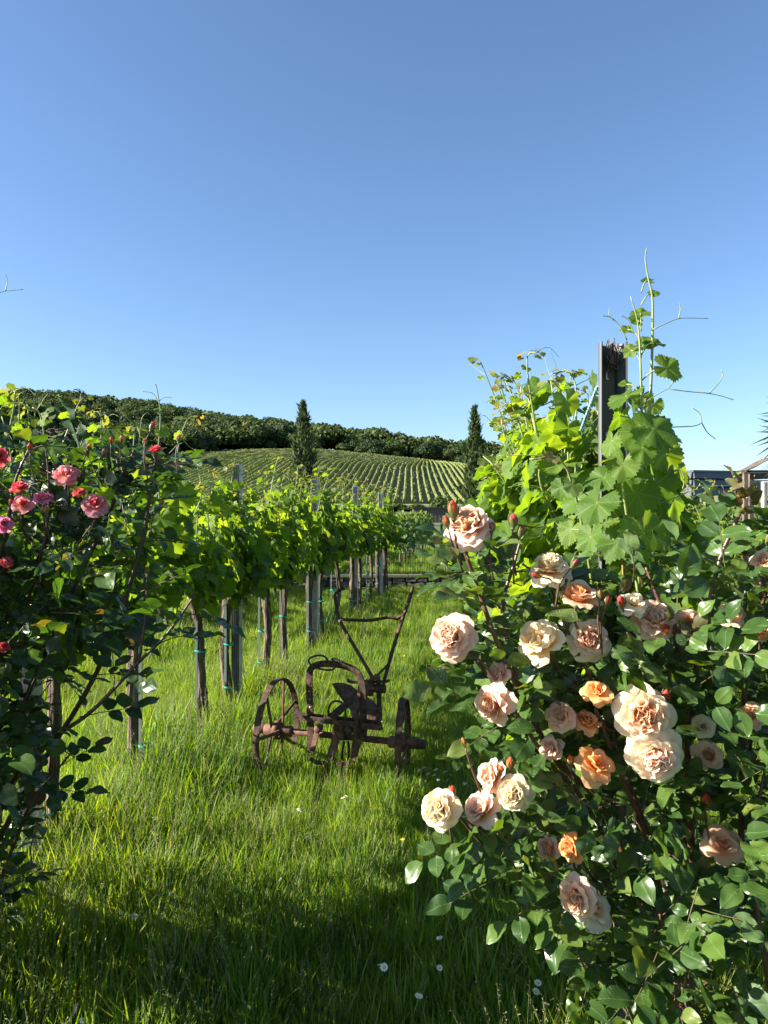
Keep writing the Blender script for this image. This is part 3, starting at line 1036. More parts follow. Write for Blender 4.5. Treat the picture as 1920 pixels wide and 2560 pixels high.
def wire(row, d0, d1, z0, label, lat=0.0, r=0.0022, sag=0.02, m_='wire'):
    pts_ = []
    for i in range(25):
        t = i / 24
        q = on_row(row, d0 + (d1 - d0) * t, lat)
        q.z += z0 - sag * abs(math.sin(t * math.pi * 5))
        pts_.append(q)
    mb = MB(); mb.tube(pts_, r, 5)
    return tag(mb.build('trellis_wire', M[m_]), label, 'wire', 'trellis wires')


for row, d0, d1, nm in (('L1', 1.6, 14.6, 'left vine row beside the plough'), ('L2', 5.0, 14.6, 'second vine row on the left'), ('R1', 1.97, 14.6, 'right vine row behind the end post'), ('R2', 6.0, 13.0, 'far right vine row by the dark pavilion')):
    for z_, w_ in ((1.92, 'topmost'), (1.6, 'second highest'), (1.28, 'second lowest'), (0.95, 'lowest')):
        wire(row, d0, d1, z_, f'{w_} wire of the {nm}', lat=0.03)

TP_SHOOT = None


def vine(name, p, label, group, n_leaves, n_single, leaf=(0.085, 0.145), top=1.66, half=0.48, lat=0.15, shoots=5, lo=None, mat='grape', trunk_r=0.034, stake=True, seed=0, shoot_top=2.1, clusters=0, bend=0.0, zmin=1.02, sides=10):
    r = np.random.default_rng(seed)
    e = empty(name, p, label, 'grapevine', group)
    h = r.uniform(0.98, 1.08)
    ox, oy = r.uniform(-.055, .055, 2)
    pts_ = [p + Vector((0, 0, -0.08)), p + Vector((ox * .4, oy * .4, h * .25)), p + Vector((ox + r.uniform(-.015, .015), oy, h * .55)), p + Vector((ox * .6 + bend * .3, oy * .6, h * .82)), p + Vector((bend, 0, h))]
    path = smooth_path(pts_, 24)
    mb = MB()
    rad = [trunk_r * q for q in np.interp(np.linspace(0, 1, 24), [0, 0.08, 0.5, 0.85, 1], [1.25, 1.0, 0.88, 0.95, 1.3])]
    mb.tube(path, list(np.array(rad) * r.uniform(.87, 1.13, 24)), sides + 6, jit=0.10, fib=r.uniform(.72, 1.2, sides + 6))
    mb.build('trunk', M['bark'], e)
    # gnarled head and fruiting canes along the wire
    mb = MB()
    hd = path[-1]
    for s_ in (-1, 1):
        q = [hd, hd + RDIR * s_ * 0.12 + Vector((0, 0, .05)), hd + RDIR * s_ * 0.3 + Vector((0, 0, .04)), hd + RDIR * s_ * half + Vector((0, 0, .02))]
        mb.tube(smooth_path(q, 9), taper(trunk_r * .7, .006, 9), 7, jit=.12)
    mb.build('arm', M['bark'], e)
    P, T, N, S = [], [], [], []
    n1 = int(n_leaves * 0.86)
    a = r.uniform(-half * 1.1, half * 1.1, n1)
    a = np.where(r.uniform(0, 1, n1) < .55, np.sign(a) * (np.abs(a) * .5 + .12 * (seed % 3)) * .9, a)
    tp_ = top - .04 + 0.19 * np.sin(a * 8 + seed * 1.7) + 0.09 * np.sin(a * 23 + seed * 2)
    zz = zmin + 0.08 * np.sin(a * 11 + seed) + (tp_ - zmin) * r.beta(1.15, 1.3, n1)
    wv = lat * (0.75 + 0.35 * np.sin(np.pi * (zz - zmin) / (top - zmin)))
    sd = r.choice([-1, 1], n1)
    b = sd * np.abs(r.normal(0.85, 0.35, n1)) * wv
    base = np.array(tuple(p)); rd = np.array(tuple(RDIR)); rl = np.array(tuple(RLAT))
    P.append(base + a[:, None] * rd + b[:, None] * rl + np.stack([0 * a, 0 * a, zz], 1))
    N.append(sd[:, None] * rl * 0.75 + np.array([0, 0, 0.55]) + r.normal(0, 0.5, (n1, 3)))
    T.append(sd[:, None] * rl * 0.5 + np.array([0, 0, -0.75]) + r.normal(0, 0.5, (n1, 3)))
    S.append(r.uniform(leaf[0], leaf[1], n1) * 0.98)
    # upright shoots
    mb = MB(); tb = MB()
    Py, Ty, Ny, Sy = [], [], [], []
    for k_ in range(shoots):
        q0 = p + RDIR * r.uniform(-half, half) + RLAT * r.uniform(-.1, .1) + Vector((0, 0, 1.12))
        ht = top - .02 + (shoot_top - top + .02) * r.uniform(0, 1) ** 1.1
        lean = RLAT * r.uniform(-.2, .12) + RDIR * r.uniform(-.16, .16)
        q1 = q0 + lean * 0.6 + Vector((0, 0, (ht - 1.12) * .6))
        q2 = q0 + lean * 1.3 + Vector((r.uniform(-.05, .05), 0, ht - 1.12))
        q3 = q2 + RLAT * r.uniform(-.09, .07) + RDIR * r.uniform(-.07, .07) + Vector((0, 0, r.uniform(-.02, .08)))
        pt = smooth_path([q0, q1, q2, q3], 12)
        mb.tube(pt, taper(.005, .0018, 12), 5)
        for i in range(3, 12):
            f_ = i / 11
            c = np.array(tuple(pt[i]))
            dr = nrm(r.normal(0, 1, 3) * np.array([1, 1, .3]))
            sz = (leaf[0] * 1.12) * (1.15 - f_ * .82) * r.uniform(.7, 1.25)
            tgt = (P, T, N, S) if f_ < 0.72 else (Py, Ty, Ny, Sy)
            tgt[0].append([c + dr * (0.02 + sz * .35)]); tgt[1].append([dr + np.array([0, 0, -.35])]); tgt[2].append([np.array([0, 0, 1.0]) + r.normal(0, .45, 3)])
            tgt[3].append([sz])
            if shoots > 12 or i % 2:
                d2 = nrm(r.normal(0, 1, 3) * np.array([1, 1, .3]))
                tgt[0].append([c + d2 * (0.02 + sz * .3)]); tgt[1].append([d2 + np.array([0, 0, -.35])]); tgt[2].append([np.array([0, 0, 1.0]) + r.normal(0, .45, 3)]); tgt[3].append([sz * .7])
        if r.uniform() < .75:
            c = pt[int(r.integers(6, 11))]
            d_ = Vector(tuple(nrm(r.normal(0, 1, 3) * np.array([1, 1, .4]))))
            q = [c, c + d_ * .07 + Vector((0, 0, .03)), c + d_ * .13 + Vector((0, 0, r.uniform(-.01, .09)))]
            tb.tube(smooth_path(q, 8), taper(.0015, .0008, 8), 4)
    if shoots:
        mb.build('shoots', M['shoot'], e, kind='stuff')
        if tb.n: tb.build('tendrils', M['shoot'], e, kind='stuff')
    P, T, N = [np.concatenate([np.asarray(q).reshape(-1, 3) for q in A_]) for A_ in (P, T, N)]
    S = np.concatenate([np.ravel(q) for q in S])
    T = T - (T * nrm(N)).sum(1, keepdims=True) * nrm(N) * 0.5
    split_leaves(n_single, ME_GRAPE, T_GRAPE, P, T, N, S, M[mat], e, lo=lo)
    if Py:
        joined('young_leaves', lo or T_GRAPE_LO, np.concatenate([np.asarray(q) for q in Py]), np.concatenate([np.asarray(q) for q in Ty]), np.concatenate([np.asarray(q) for q in Ny]), np.ravel(Sy), M['grape_young'], e, kind='stuff')
    for k_ in range(clusters):
        c = np.array(tuple(p + RDIR * r.uniform(-half, half) + RLAT * r.choice([-1, 1]) * lat * r.uniform(.7, 1.2))) + np.array([0, 0, r.uniform(1.02, 1.3)])
        nb = 46
        t = r.uniform(0, 1, nb)
        q = c + np.stack([r.normal(0, .013, nb) * (1.3 - t), r.normal(0, .013, nb) * (1.3 - t), -t * .1], 1)
        mb = MB()
        mb.tube([c + np.array([0, 0, .03]), c + np.array([0, 0, -.1])], [.0015, .001], 4)
        for w_ in q:
            s_ = .0042
            mb.add([w_ + np.array(v_) * s_ for v_ in ((1, 0, 0), (-1, 0, 0), (0, 1, 0), (0, -1, 0), (0, 0, 1), (0, 0, -1))], [[0, 2, 4], [2, 1, 4], [1, 3, 4], [3, 0, 4], [2, 0, 5], [1, 2, 5], [3, 1, 5], [0, 3, 5]])
        mb.build('blossom_cluster', M['cluster'], e)
    return e


def stake(p, label, group, h=1.1, ties=(0.25, 0.62), r=0.008, trunk_r=.034):
    e = empty('vine_stake', p, label, 'stake', group)
    mb = MB()
    mb.box(p + Vector((0, 0, h / 2 - .1)), (0.017, 0.012, h + .2))
    mb.build('rod', M['stake'], e, False)
    for z_ in ties:
        # a loop round stake and trunk
        c = p + Vector((0.026, 0.0, z_))
        pts_ = []
        for i in range(15):
            a = i / 14 * 2 * math.pi
            pts_.append(c + Vector((math.cos(a) * (trunk_r + .005), math.sin(a) * (trunk_r * .9 + .004), math.sin(a * 2) * .004)))
        mb = MB()
        V, F = [], []
        for q in pts_:
            V += [(q.x, q.y, q.z - .006), (q.x, q.y, q.z + .006)]
        for i in range(14): F.append([2 * i, 2 * i + 2, 2 * i + 3, 2 * i + 1])
        mb.add(V, F); mb.build('tie', M['tie'], e)
    return e


# left row beside the plough: trunks where the photograph has them
d_row1 = [2.35, 3.25, 4.03, 4.95, 5.55, 6.4, 7.05, 8.17, 8.75, 9.5, 10.82, 11.4, 12.4, 13.52, 14.0, 14.6]
spec1 = ['behind the lower canes of the pink rose bush', 'with teal ties, half hidden behind the pink rose bush', 'with a grey stake, its trunk crossed by the long rose cane', 'with a knobbly head bending left above a teal tied trunk',
         'growing against the tall ribbed steel post', 'just left of the iron wheel of the plough', 'with a pale stake above the iron plough wheel']
for i, dd in enumerate(d_row1):
    p = on_row('L1', dd, random.uniform(-.02, .02) if i not in (4, 7, 10, 13) else -.008)
    near = i < 9
    lab = 'left row grapevine ' + spec1[i] if i < len(spec1) else 'left row grapevine, ' + ORD[i - len(spec1)] + ' beyond the pale stake over the plough wheel'
    vine('grapevine', p, lab, 'grapevines of the left row', 390 if i < 8 else 380, [60, 110, 150, 150, 140, 120, 100, 80, 60, 0, 0, 0, 0, 0, 0, 0][i],
         lo=None if i < 3 else (T_GRAPE_LO if i < 9 else T_GRAPE_FAR), seed=500 + i, clusters=3 if 1 < i < 7 else 0, bend=-.07 if i == 3 else 0, shoots=(2 if i == 4 else 8) if i < 8 else 6, top=1.58 if i == 4 or i > 8 else 1.66,
         trunk_r=.026 + .010 * random.random() if i not in (4, 7, 10, 13) else .038, half=.5)
    if i not in (4, 7, 10, 13):
        stake(p + RLAT * (-0.045 if i not in (2,) else 0.045) + Vector((0, -.02, 0)), 'grey stake with teal ties at the ' + ORD[i] + ' trunk of the left row', 'stakes of the left vine row', ties=(0.22 + .05 * (i % 3), .55 + .04 * (i % 4)))
    else:
        stake(p + RLAT * -.03 + Vector((0.0, -.03, 0)), 'stake with teal ties at the ' + ORD[i] + ' trunk of the left row, by a post', 'stakes of the left vine row', ties=(.3, .62))

for i in range(7):
    dd = 8.9 + i * .9
    p = on_row('L2', dd, random.uniform(-.03, .03))
    vine('grapevine', p, 'grapevine in the second left row, ' + ORD[i] + ' trunk counted from the camera', 'grapevines of the second row on the left', 230, 0, lo=T_GRAPE_LO if i < 4 else T_GRAPE_FAR, seed=560 + i, shoots=4, top=1.42, lat=.16, shoot_top=1.7, trunk_r=.028, sides=7)
    if i % 2 == 0:
        stake(p + RLAT * -.045, 'thin grey stake at the ' + ORD[i] + ' trunk of the second left row', 'stakes of the second vine row', ties=(.5,))
for i in range(8):
    dd = 9.5 + i * 1.0
    vine('grapevine', on_row('L3', dd, random.uniform(-.03, .03)), 'grapevine in the third left row, ' + ORD[i] + ' trunk counted from the camera', 'grapevines of the third row on the left', 450, 0, lo=T_GRAPE_FAR, seed=590 + i, shoots=4, trunk_r=.028, sides=6)

# rows continuing beyond the fence
for row, n_, nm in (('L1', 8, 'plough row'), ('L2', 7, 'second row'), ('L3', 6, 'third row')):
    for i in range(n_):
        dd = 17.0 + i * 1.05
        vine('grapevine', on_row(row, dd), f'grapevine beyond the wire fence, {ORD[i]} from the wall in the {nm}', 'grapevines beyond the wire fence', 520, 0, lo=T_GRAPE_FAR, seed=620 + i + 20 * len(nm), shoots=5, trunk_r=.03, mat='grape_far', sides=6, zmin=.5, top=1.12, shoot_top=1.3)

# right row behind the roses
d_r1 = [2.25, 3.0, 3.85, 4.7, 5.6, 6.5, 7.4, 8.3, 9.2, 10.1, 11.0, 11.9, 12.8, 13.7, 14.5]
for i, dd in enumerate(d_r1):
    p = on_row('R1', dd, random.uniform(-.02, .02))
    lab = ['grapevine with the largest leaves, growing round the dark end post', 'grapevine with tall bronze tipped shoots just left of the dark end post'][i] if i < 2 else 'right row grapevine, ' + ORD[i - 2] + ' one behind the tall bronze tipped shoots'
    vine('grapevine', p, lab, 'grapevines of the right row', [900, 1500, 1300, 950][i] if i < 4 else 600, [230, 200, 140, 80, 40][i] if i < 5 else 0, leaf=(.068, .118) if i < 3 else (.08, .13),
         lo=None if i < 3 else (T_GRAPE_LO if i < 6 else T_GRAPE_FAR), seed=700 + i, shoots=[6, 22, 24, 16][i] if i < 4 else 7, top=1.66 if i == 0 else (1.86 if i < 6 else 1.76), lat=.2 if i == 0 else .23, shoot_top=[1.75, 2.16, 2.3, 2.22][i] if i < 4 else 2.1, clusters=5 if i < 2 else 0)
    stake(p + RLAT * -.045, 'grey stake with teal ties at the ' + ORD[i] + ' trunk of the right row', 'stakes of the right vine row', ties=(.35, .7))
for i in range(7):
    dd = 6.3 + i * .95
    vine('grapevine', on_row('R2', dd, random.uniform(-.03, .03)), 'far right row grapevine below the dark pavilion, ' + ORD[i] + ' from the camera', 'grapevines of the far right row', 700, 0, lo=T_GRAPE_LO, seed=740 + i, shoots=8, trunk_r=.028, sides=7, top=1.55, shoot_top=2.0)
for i in range(2):
    ribbed_post(on_row('R2', 6.8 + i * 3.2), 1.9, ['nearer', 'farther'][i] + ' ribbed steel post inside the far right vine row', 'ribbed steel posts of the far right row', M['galv'])

# hero shoots with big leaves right of the end post (a vine of the same row, trained on the post)
p = on_row('R1', 1.72, 0.14)
e = empty('grapevine', p, 'grapevine with two tall shoots against the sky right of the end post', 'grapevine', 'grapevines of the right row')
mb = MB(); mb.tube(smooth_path([p + Vector((0, 0, -.05)), p + Vector((.01, .03, .3)), p + Vector((-.01, .06, .65)), p + Vector((0, .08, .95))], 12), taper(.036, .03, 12), 9, jit=.13)
mb.build('trunk', M['bark'], e)
D0 = 1.78
for pts_, r0, m_ in (([(1378, 1300), (1385, 1100), (1386, 900), (1384, 800), (1378, 700), (1362, 640)], .0046, 'shoot'),
                     ([(1400, 1000), (1404, 880), (1408, 780), (1410, 700), (1409, 640), (1400, 600), (1394, 560), (1397, 535)], .0042, 'shoot'),
                     ([(1330, 1320), (1362, 1180), (1390, 1000), (1394, 860)], .0045, 'shoot_brown'), ([(1350, 1310), (1345, 1200), (1352, 1100)], .004, 'shoot_brown')):
    q = smooth_path([sk(x, y, D0 + .01 * random.uniform(-1, 1)) for x, y in pts_], 22)
    mb = MB(); mb.tube(q, taper(r0, .0012, 22), 7); mb.build('shoot', M[m_], e)
for tr in ([(1410, 712), (1440, 698), (1466, 688), (1498, 687), (1530, 688)], [(1466, 688), (1470, 668), (1467, 652)], [(1372, 885), (1410, 858), (1442, 840)], [(1442, 840), (1490, 846), (1532, 850), (1560, 856), (1585, 864)],
           [(1532, 850), (1550, 830), (1561, 812), (1558, 797)], [(1442, 840), (1453, 826), (1450, 812)], [(1380, 925), (1470, 922), (1500, 920), (1516, 914)], [(1516, 914), (1512, 894), (1495, 880)], [(1516, 914), (1528, 934), (1546, 949)],
           [(1355, 735), (1335, 700), (1318, 685), (1300, 682)], [(1325, 692), (1316, 680), (1317, 665)], [(1370, 720), (1355, 690), (1340, 680)], [(1420, 1090), (1470, 1070), (1500, 1058), (1560, 1048)], [(1470, 1070), (1478, 1040), (1470, 1012), (1458, 1010)],
           [(1505, 1056), (1512, 1046), (1508, 1036)]):
    q = smooth_path([sk(x, y, D0 - .02) for x, y in tr], 14)
    mb = MB(); mb.tube(q, taper(.0015, .0009, 14), 5); mb.build('tendril', M['shoot'], e)
# leaves: px, py, width px, depth, facing(normal x,y,z), tip (x,y,z)
hero = [(1372, 690, 44, 1.8, (-.2, -.7, .6), (-.8, 0, .3)), (1402, 740, 66, 1.82, (.2, -.6, .7), (.8, 0, .3)), (1360, 760, 48, 1.8, (-.3, -.7, .5), (-.6, 0, -.6)), (1350, 830, 40, 1.8, (0, -.6, .7), (-1, 0, .1)), (1448, 798, 92, 1.75, (.25, -.85, .45), (.9, 0, -.35)), (1418, 742, 62, 1.8, (.1, -.5, .8), (1, 0, .1)), (1385, 748, 70, 1.8, (-.3, -.3, .9), (-.9, -.2, -.4)), (1388, 676, 56, 1.8, (-.2, -.6, .7), (.9, 0, .3)),
        (1352, 712, 40, 1.8, (0, -.7, .6), (-1, 0, 0)), (1398, 606, 38, 1.8, (0, -.6, .7), (-1, 0, .1)), (1414, 634, 36, 1.8, (0, -.7, .6), (.9, 0, .2)), (1345, 860, 105, 1.74, (-.5, -.25, .85), (-.8, -.3, -.5)),
        (1335, 905, 85, 1.76, (.75, -.6, .3), (-.4, .2, -.9)), (1425, 930, 150, 1.68, (-.05, -.75, .65), (.9, -.1, -.3)), (1375, 940, 110, 1.70, (-.1, -.8, .55), (-.7, -.2, -.55)), (1440, 985, 120, 1.80, (.3, -.9, .3), (.3, 0, -1)),
        (1320, 960, 95, 1.78, (-.8, -.3, .5), (-.3, -.3, -.9)), (1390, 975, 80, 1.66, (-.2, -.8, .5), (.1, -.2, -1)), (1345, 1010, 95, 1.70, (-.3, -.7, .6), (-.2, 0, -1)), (1300, 1040, 120, 1.75, (-.7, -.5, .5), (-.6, -.3, -.7)),
        (1420, 1060, 160, 1.80, (.35, -.9, .15), (.3, 0, -1)), (1460, 1090, 120, 1.85, (.6, -.7, .3), (.4, 0, -.9)), (1370, 1075, 130, 1.76, (0, -.9, .4), (-.5, 0, -.8)), (1285, 1095, 130, 1.66, (-.6, -.6, .6), (-.5, -.4, -.7)),
        (1240, 1085, 100, 1.85, (-.7, -.5, .6), (-.7, 0, -.7)), (1395, 1165, 150, 1.62, (.1, -.8, .65), (.2, -.2, -.9)), (1330, 1180, 120, 1.64, (-.4, -.6, .7), (-.5, -.2, -.8)), (1450, 1170, 130, 1.74, (.5, -.8, .4), (.6, 0, -.8)),
        (1275, 1170, 110, 1.72, (-.8, -.4, .4), (-.2, -.2, -1)), (1400, 1120, 110, 1.85, (.2, -.9, .2), (0, 0, -1)), (1230, 1150, 90, 1.9, (-.6, -.6, .5), (-.5, 0, -.8)), (1470, 1020, 80, 1.9, (.6, -.7, .3), (.6, 0, -.8)),
        (1410, 880, 62, 1.9, (0, -.9, .3), (-.3, 0, -.9)), (1385, 860, 60, 1.92, (.1, -.9, .2), (-.5, 0, -.8)), (1310, 1130, 90, 1.8, (-.5, -.8, .2), (0, 0, -1)), (1350, 1230, 120, 1.8, (.1, -.9, .3), (0, 0, -1)), (1430, 1230, 120, 1.85, (.3, -.9, .3), (.2, 0, -1))]
pet = MB()
for (x, y, w, d, n_, t_) in hero:
    s_ = w * K * d / FPX * 0.74
    c = np.array(tuple(sk(x, y, d)))
    t_ = nrm(np.array(t_, float)); c0 = c - t_ * s_ * .12
    singles('leaf', ME_HERO, [c0], [t_], [n_], [s_], M['grape'], e)
    j = sk(1385 if x > 1300 else 1340, y + 25, 1.78)
    pet.tube(smooth_path([Vector(c0), Vector(c0).lerp(j, .5) + Vector((0, 0, .01)), j], 6), .0018, 5)
pet.build('leaf_stalks', M['shoot'], e, kind='stuff')

# ------------------------------------------------------------------ rose flowers
PETAL_CENTRES = {}


def frame(ax):
    ax = nrm(np.array(ax, float))
    h = np.array([0, 0, 1.0]) if abs(ax[2]) < .9 else np.array([1.0, 0, 0])
    x = nrm(np.cross(ax, h)); y = np.cross(ax, x)
    return ax, x, y


def ring(ax, c, Rr, n, th, ln, r, ph=0.0, off=0.12, thj=7, lift=0.0):
    ax, x, y = frame(ax)
    P, T, N, S = [], [], [], []
    for i in range(n):
        a = ph + 2 * math.pi * i / n + r.uniform(-.22, .22)
        t = R(th + r.uniform(-thj, thj))
        rad = math.cos(a) * x + math.sin(a) * y
        P.append(c + rad * Rr * off + ax * lift * Rr)
        T.append(math.cos(t) * ax + math.sin(t) * rad)
        N.append(math.sin(t) * ax - math.cos(t) * rad)
        S.append(ln * Rr * r.uniform(.9, 1.1))
    return P, T, N, S


def rose(bush, c, w, ax, pal, centre=None, form='full', seed=0, stem_to=None, stem_m='cane', full=True):
    """flower: petals, folded heart, green calyx; a part of its bush"""
    r = np.random.default_rng(seed)
    c = np.array(tuple(c))
    f = bpy.data.objects.new('flower', None); COL.objects.link(f)
    f.parent = bush
    f.location = Vector(c) - parent_origin(bush)
    Rr = w / 2
    A, x, y = frame(ax)
    m = M[pal]
    mc = M[centre or pal]
    cc = c - A * Rr * 0.35
    if form == 'full':
        specs = [('outer', 6, 96, 1.0, .06, -.05), ('outer', 7, 78, 1.0, .08, 0), ('mid', 8, 60, .92, .10, .03), ('mid', 8, 43, .84, .12, .05)]
        inner = [('inner', 10, 32, .84, .16, .06), ('inner', 9, 20, .82, .16, .08), ('inner', 8, 8, .78, .14, .12), ('inner', 7, -4, .72, .22, .14), ('inner', 5, 2, .7, .05, .16)]
    elif form == 'cup':
        specs = [('outer', 5, 70, 1.15, .08, 0), ('mid', 6, 48, 1.15, .1, .02), ('mid', 7, 30, 1.1, .12, .03)]
        inner = [('inner', 7, 18, 1.0, .14, .05), ('inner', 6, 6, .85, .1, .05)]
    else:                                   # open, loose few petals
        specs = [('outer', 5, 92, 1.0, .06, 0), ('outer', 5, 68, 1.0, .06, 0), ('mid', 4, 45, .8, .08, .02)]
        inner = [('inner', 5, 22, .6, .1, .05)]
    for kind, n, th, ln, off, lift in specs:
        P, T, N, S = ring(A, cc, Rr, n, th, ln * 0.98, r, r.uniform(0, 6), off, 9, lift)
        singles('petal', ME_PET[kind], P, T, N, S, m, f)
    P, T, N, S = [], [], [], []
    for kind, n, th, ln, off, lift in inner:
        q = ring(A, cc, Rr, n, th, ln, r, r.uniform(0, 6), off, 14, lift)
        for a_, b_ in zip((P, T, N, S), q): a_ += list(b_)
    N = np.array(N) + r.normal(0, .55, (len(N), 3))
    joined('petal_heart', T_PET['inner'], P, T, N, S, mc, f, kind=None)
    # calyx
    mb = MB()
    b0 = cc - A * Rr * .22
    mb.tube([b0 - A * .012, b0 - A * .004, b0 + A * .008, b0 + A * .012], [.002, .0065, .0075, .003], 8)
    mb.build('calyx', M['sepal'], f)
    if stem_to is not None:
        s0 = Vector(b0); s2 = Vector(stem_to)
        s1 = s0.lerp(s2, .45) - Vector(A) * .03 + Vector((0, 0, -.01))
        mb = MB(); mb.tube(smooth_path([s0, s0 - Vector(A) * .03, s1, s2], 12), taper(.0022, .0034, 12), 6)
        mb.build('stem', M[stem_m], bush)
    return f


def bud(bush, c, ln, ax, mat='p_bud', stem=.08, seed=0, lean=None, stem_m='cane'):
    r = np.random.default_rng(seed)
    A, x, y = frame(ax)
    c = np.array(tuple(c))
    f = bpy.data.objects.new('bud', None); COL.objects.link(f)
    f.parent = bush; f.location = Vector(c) - parent_origin(bush)
    mb = MB()
    n = 9
    t = np.linspace(0, 1, 8)
    rad = ln * .27 * np.sin(np.pi * np.clip(t * .93 + .07, 0, 1)) ** .8
    mb.tube([c + A * ln * q for q in t], list(rad + .0006), n, jit=.06)
    mesh = mb.mesh('bud_petals', Vector(c))
    l = mesh.uv_layers.new(name='UVMap')
    for lp in mesh.loops:
        v = mesh.vertices[lp.vertex_index].co
        l.data[lp.index].uv = (.5, max(0, min(1, v.dot(Vector(A)) / ln)))
    put('petals', mesh, M[mat], f)
    for i in range(5):
        a = i * 2 * math.pi / 5 + r.uniform(-.2, .2)
        rd = math.cos(a) * x + math.sin(a) * y
        out = r.uniform(.0, .35)
        q = [c + rd * ln * .10, c + A * ln * .3 + rd * ln * (.27 + out * .1), c + A * ln * .62 + rd * ln * (.25 + out * .4), c + A * ln * (1.0 - out * .4) + rd * ln * (.10 + out)]
        mb = MB()
        V, F = [], []
        tg = np.cross(A, rd)
        for k_, p_ in enumerate(q):
            w_ = ln * [.09, .13, .08, .005][k_]
            V += [p_ - tg * w_, p_ + rd * .001, p_ + tg * w_]
        for k_ in range(3):
            F += [[3 * k_, 3 * k_ + 1, 3 * k_ + 4, 3 * k_ + 3], [3 * k_ + 1, 3 * k_ + 2, 3 * k_ + 5, 3 * k_ + 4]]
        mb.add(V, F); mb.build('sepal', M['sepal'], f)
    mb = MB()
    b0 = Vector(c)
    mb.tube([b0 - Vector(A) * ln * .22, b0 - Vector(A) * ln * .1, b0 + Vector(A) * ln * .08], [.0016, ln * .13, ln * .14], 7)
    mb.build('hip', M['sepal'], f)
    if stem:
        dn = -Vector(A) * .6 + (Vector(lean) if lean else Vector((0.2, .1, -.4)))
        mb = MB(); mb.tube(smooth_path([b0 - Vector(A) * ln * .2, b0 - Vector(A) * stem * .5, b0 - Vector(A) * stem * .5 + dn.normalized() * stem * .7], 8), taper(.0015, .0022, 8), 5)
        mb.build('stem', M[stem_m], bush)
    return f


def spray(c, d, up, r, size=.05, n=5):
    """compound rose leaf -> lists of leaflet frames, plus its stalk"""
    d = nrm(np.array(d, float)); up = nrm(np.array(up, float) - d * np.dot(nrm(np.array(up, float)), d))
    sd = np.cross(d, up)
    L = size * 2.1
    bend = r.uniform(.0, .5)
    def pos(t): return c + d * L * t - up * bend * L * t * t * .5
    out = []
    prs = [(.42, .85), (.75, .95)] if n >= 5 else [(.6, .95)]
    if n >= 7: prs = [(.3, .75), (.55, .9), (.8, .95)]
    for t, k_ in prs:
        for s_ in (-1, 1):
            tt = d * .55 + sd * s_ * .95 - up * bend * t * .5 + r.normal(0, .13, 3)
            out.append((pos(t) + sd * s_ * .004, tt, up + sd * s_ * r.uniform(-.35, .1) + r.normal(0, .22, 3), size * k_ * r.uniform(.85, 1.12)))
    out.append((pos(1.0), d - up * bend * .8 + r.normal(0, .1, 3), up + d * bend * .4 + r.normal(0, .22, 3), size * 1.1 * r.uniform(.9, 1.15)))
    return out, [pos(-.15), pos(.3), pos(.65), pos(1.0)]


def sprays_to_arrays(items):
    P = np.array([i[0] for i in items]); T = np.array([i[1] for i in items]); N = np.array([i[2] for i in items]); S = np.array([i[3] for i in items])
    T = nrm(T) - nrm(N) * (nrm(T) * nrm(N)).sum(1, keepdims=True)
    return P, T, N, S


def sample_volume(poly, n, dfn, thick, r, xlim):
    """random points inside a bush whose outline from the garden path is poly (sketch units)"""
    out = []
    ys_ = [q[1] for q in poly]
    while len(out) < n:
        x = r.uniform(xlim[0], xlim[1], 400); y = r.uniform(min(ys_), max(ys_), 400)
        ok = in_poly(x, y, poly)
        for a, b in zip(x[ok], y[ok]):
            out.append((a, b, dfn(a, b) + thick * r.uniform(0, 1) ** 1.5))
            if len(out) >= n: break
    return out


def cane_leaves(path, r, every, size, items, stalks, skip=.15, n=5, upb=.6):
    """compound leaves up a cane"""
    L = sum((path[i + 1] - path[i]).length for i in range(len(path) - 1))
    k_ = max(2, int(L / every))
    for i in range(k_):
        t = skip + (1 - skip) * (i + r.uniform(0, .6)) / k_
        if t > .99: t = .99
        q = t * (len(path) - 1); j = int(q)
        c = path[j].lerp(path[min(j + 1, len(path) - 1)], q - j)
        tang = (path[min(j + 1, len(path) - 1)] - path[max(j - 1, 0)]).normalized()
        a = i * 2.4 + r.uniform(-.5, .5)
        A, x, y = frame(tuple(tang))
        d = np.array(tuple(tang)) * .45 + (math.cos(a) * x + math.sin(a) * y)
        lv, st = spray(np.array(tuple(c)), d, (r.normal(0, .3), r.normal(0, .3) - .25, upb + .4), r, size * r.uniform(.8, 1.15), n)
        items += lv; stalks.append(st)


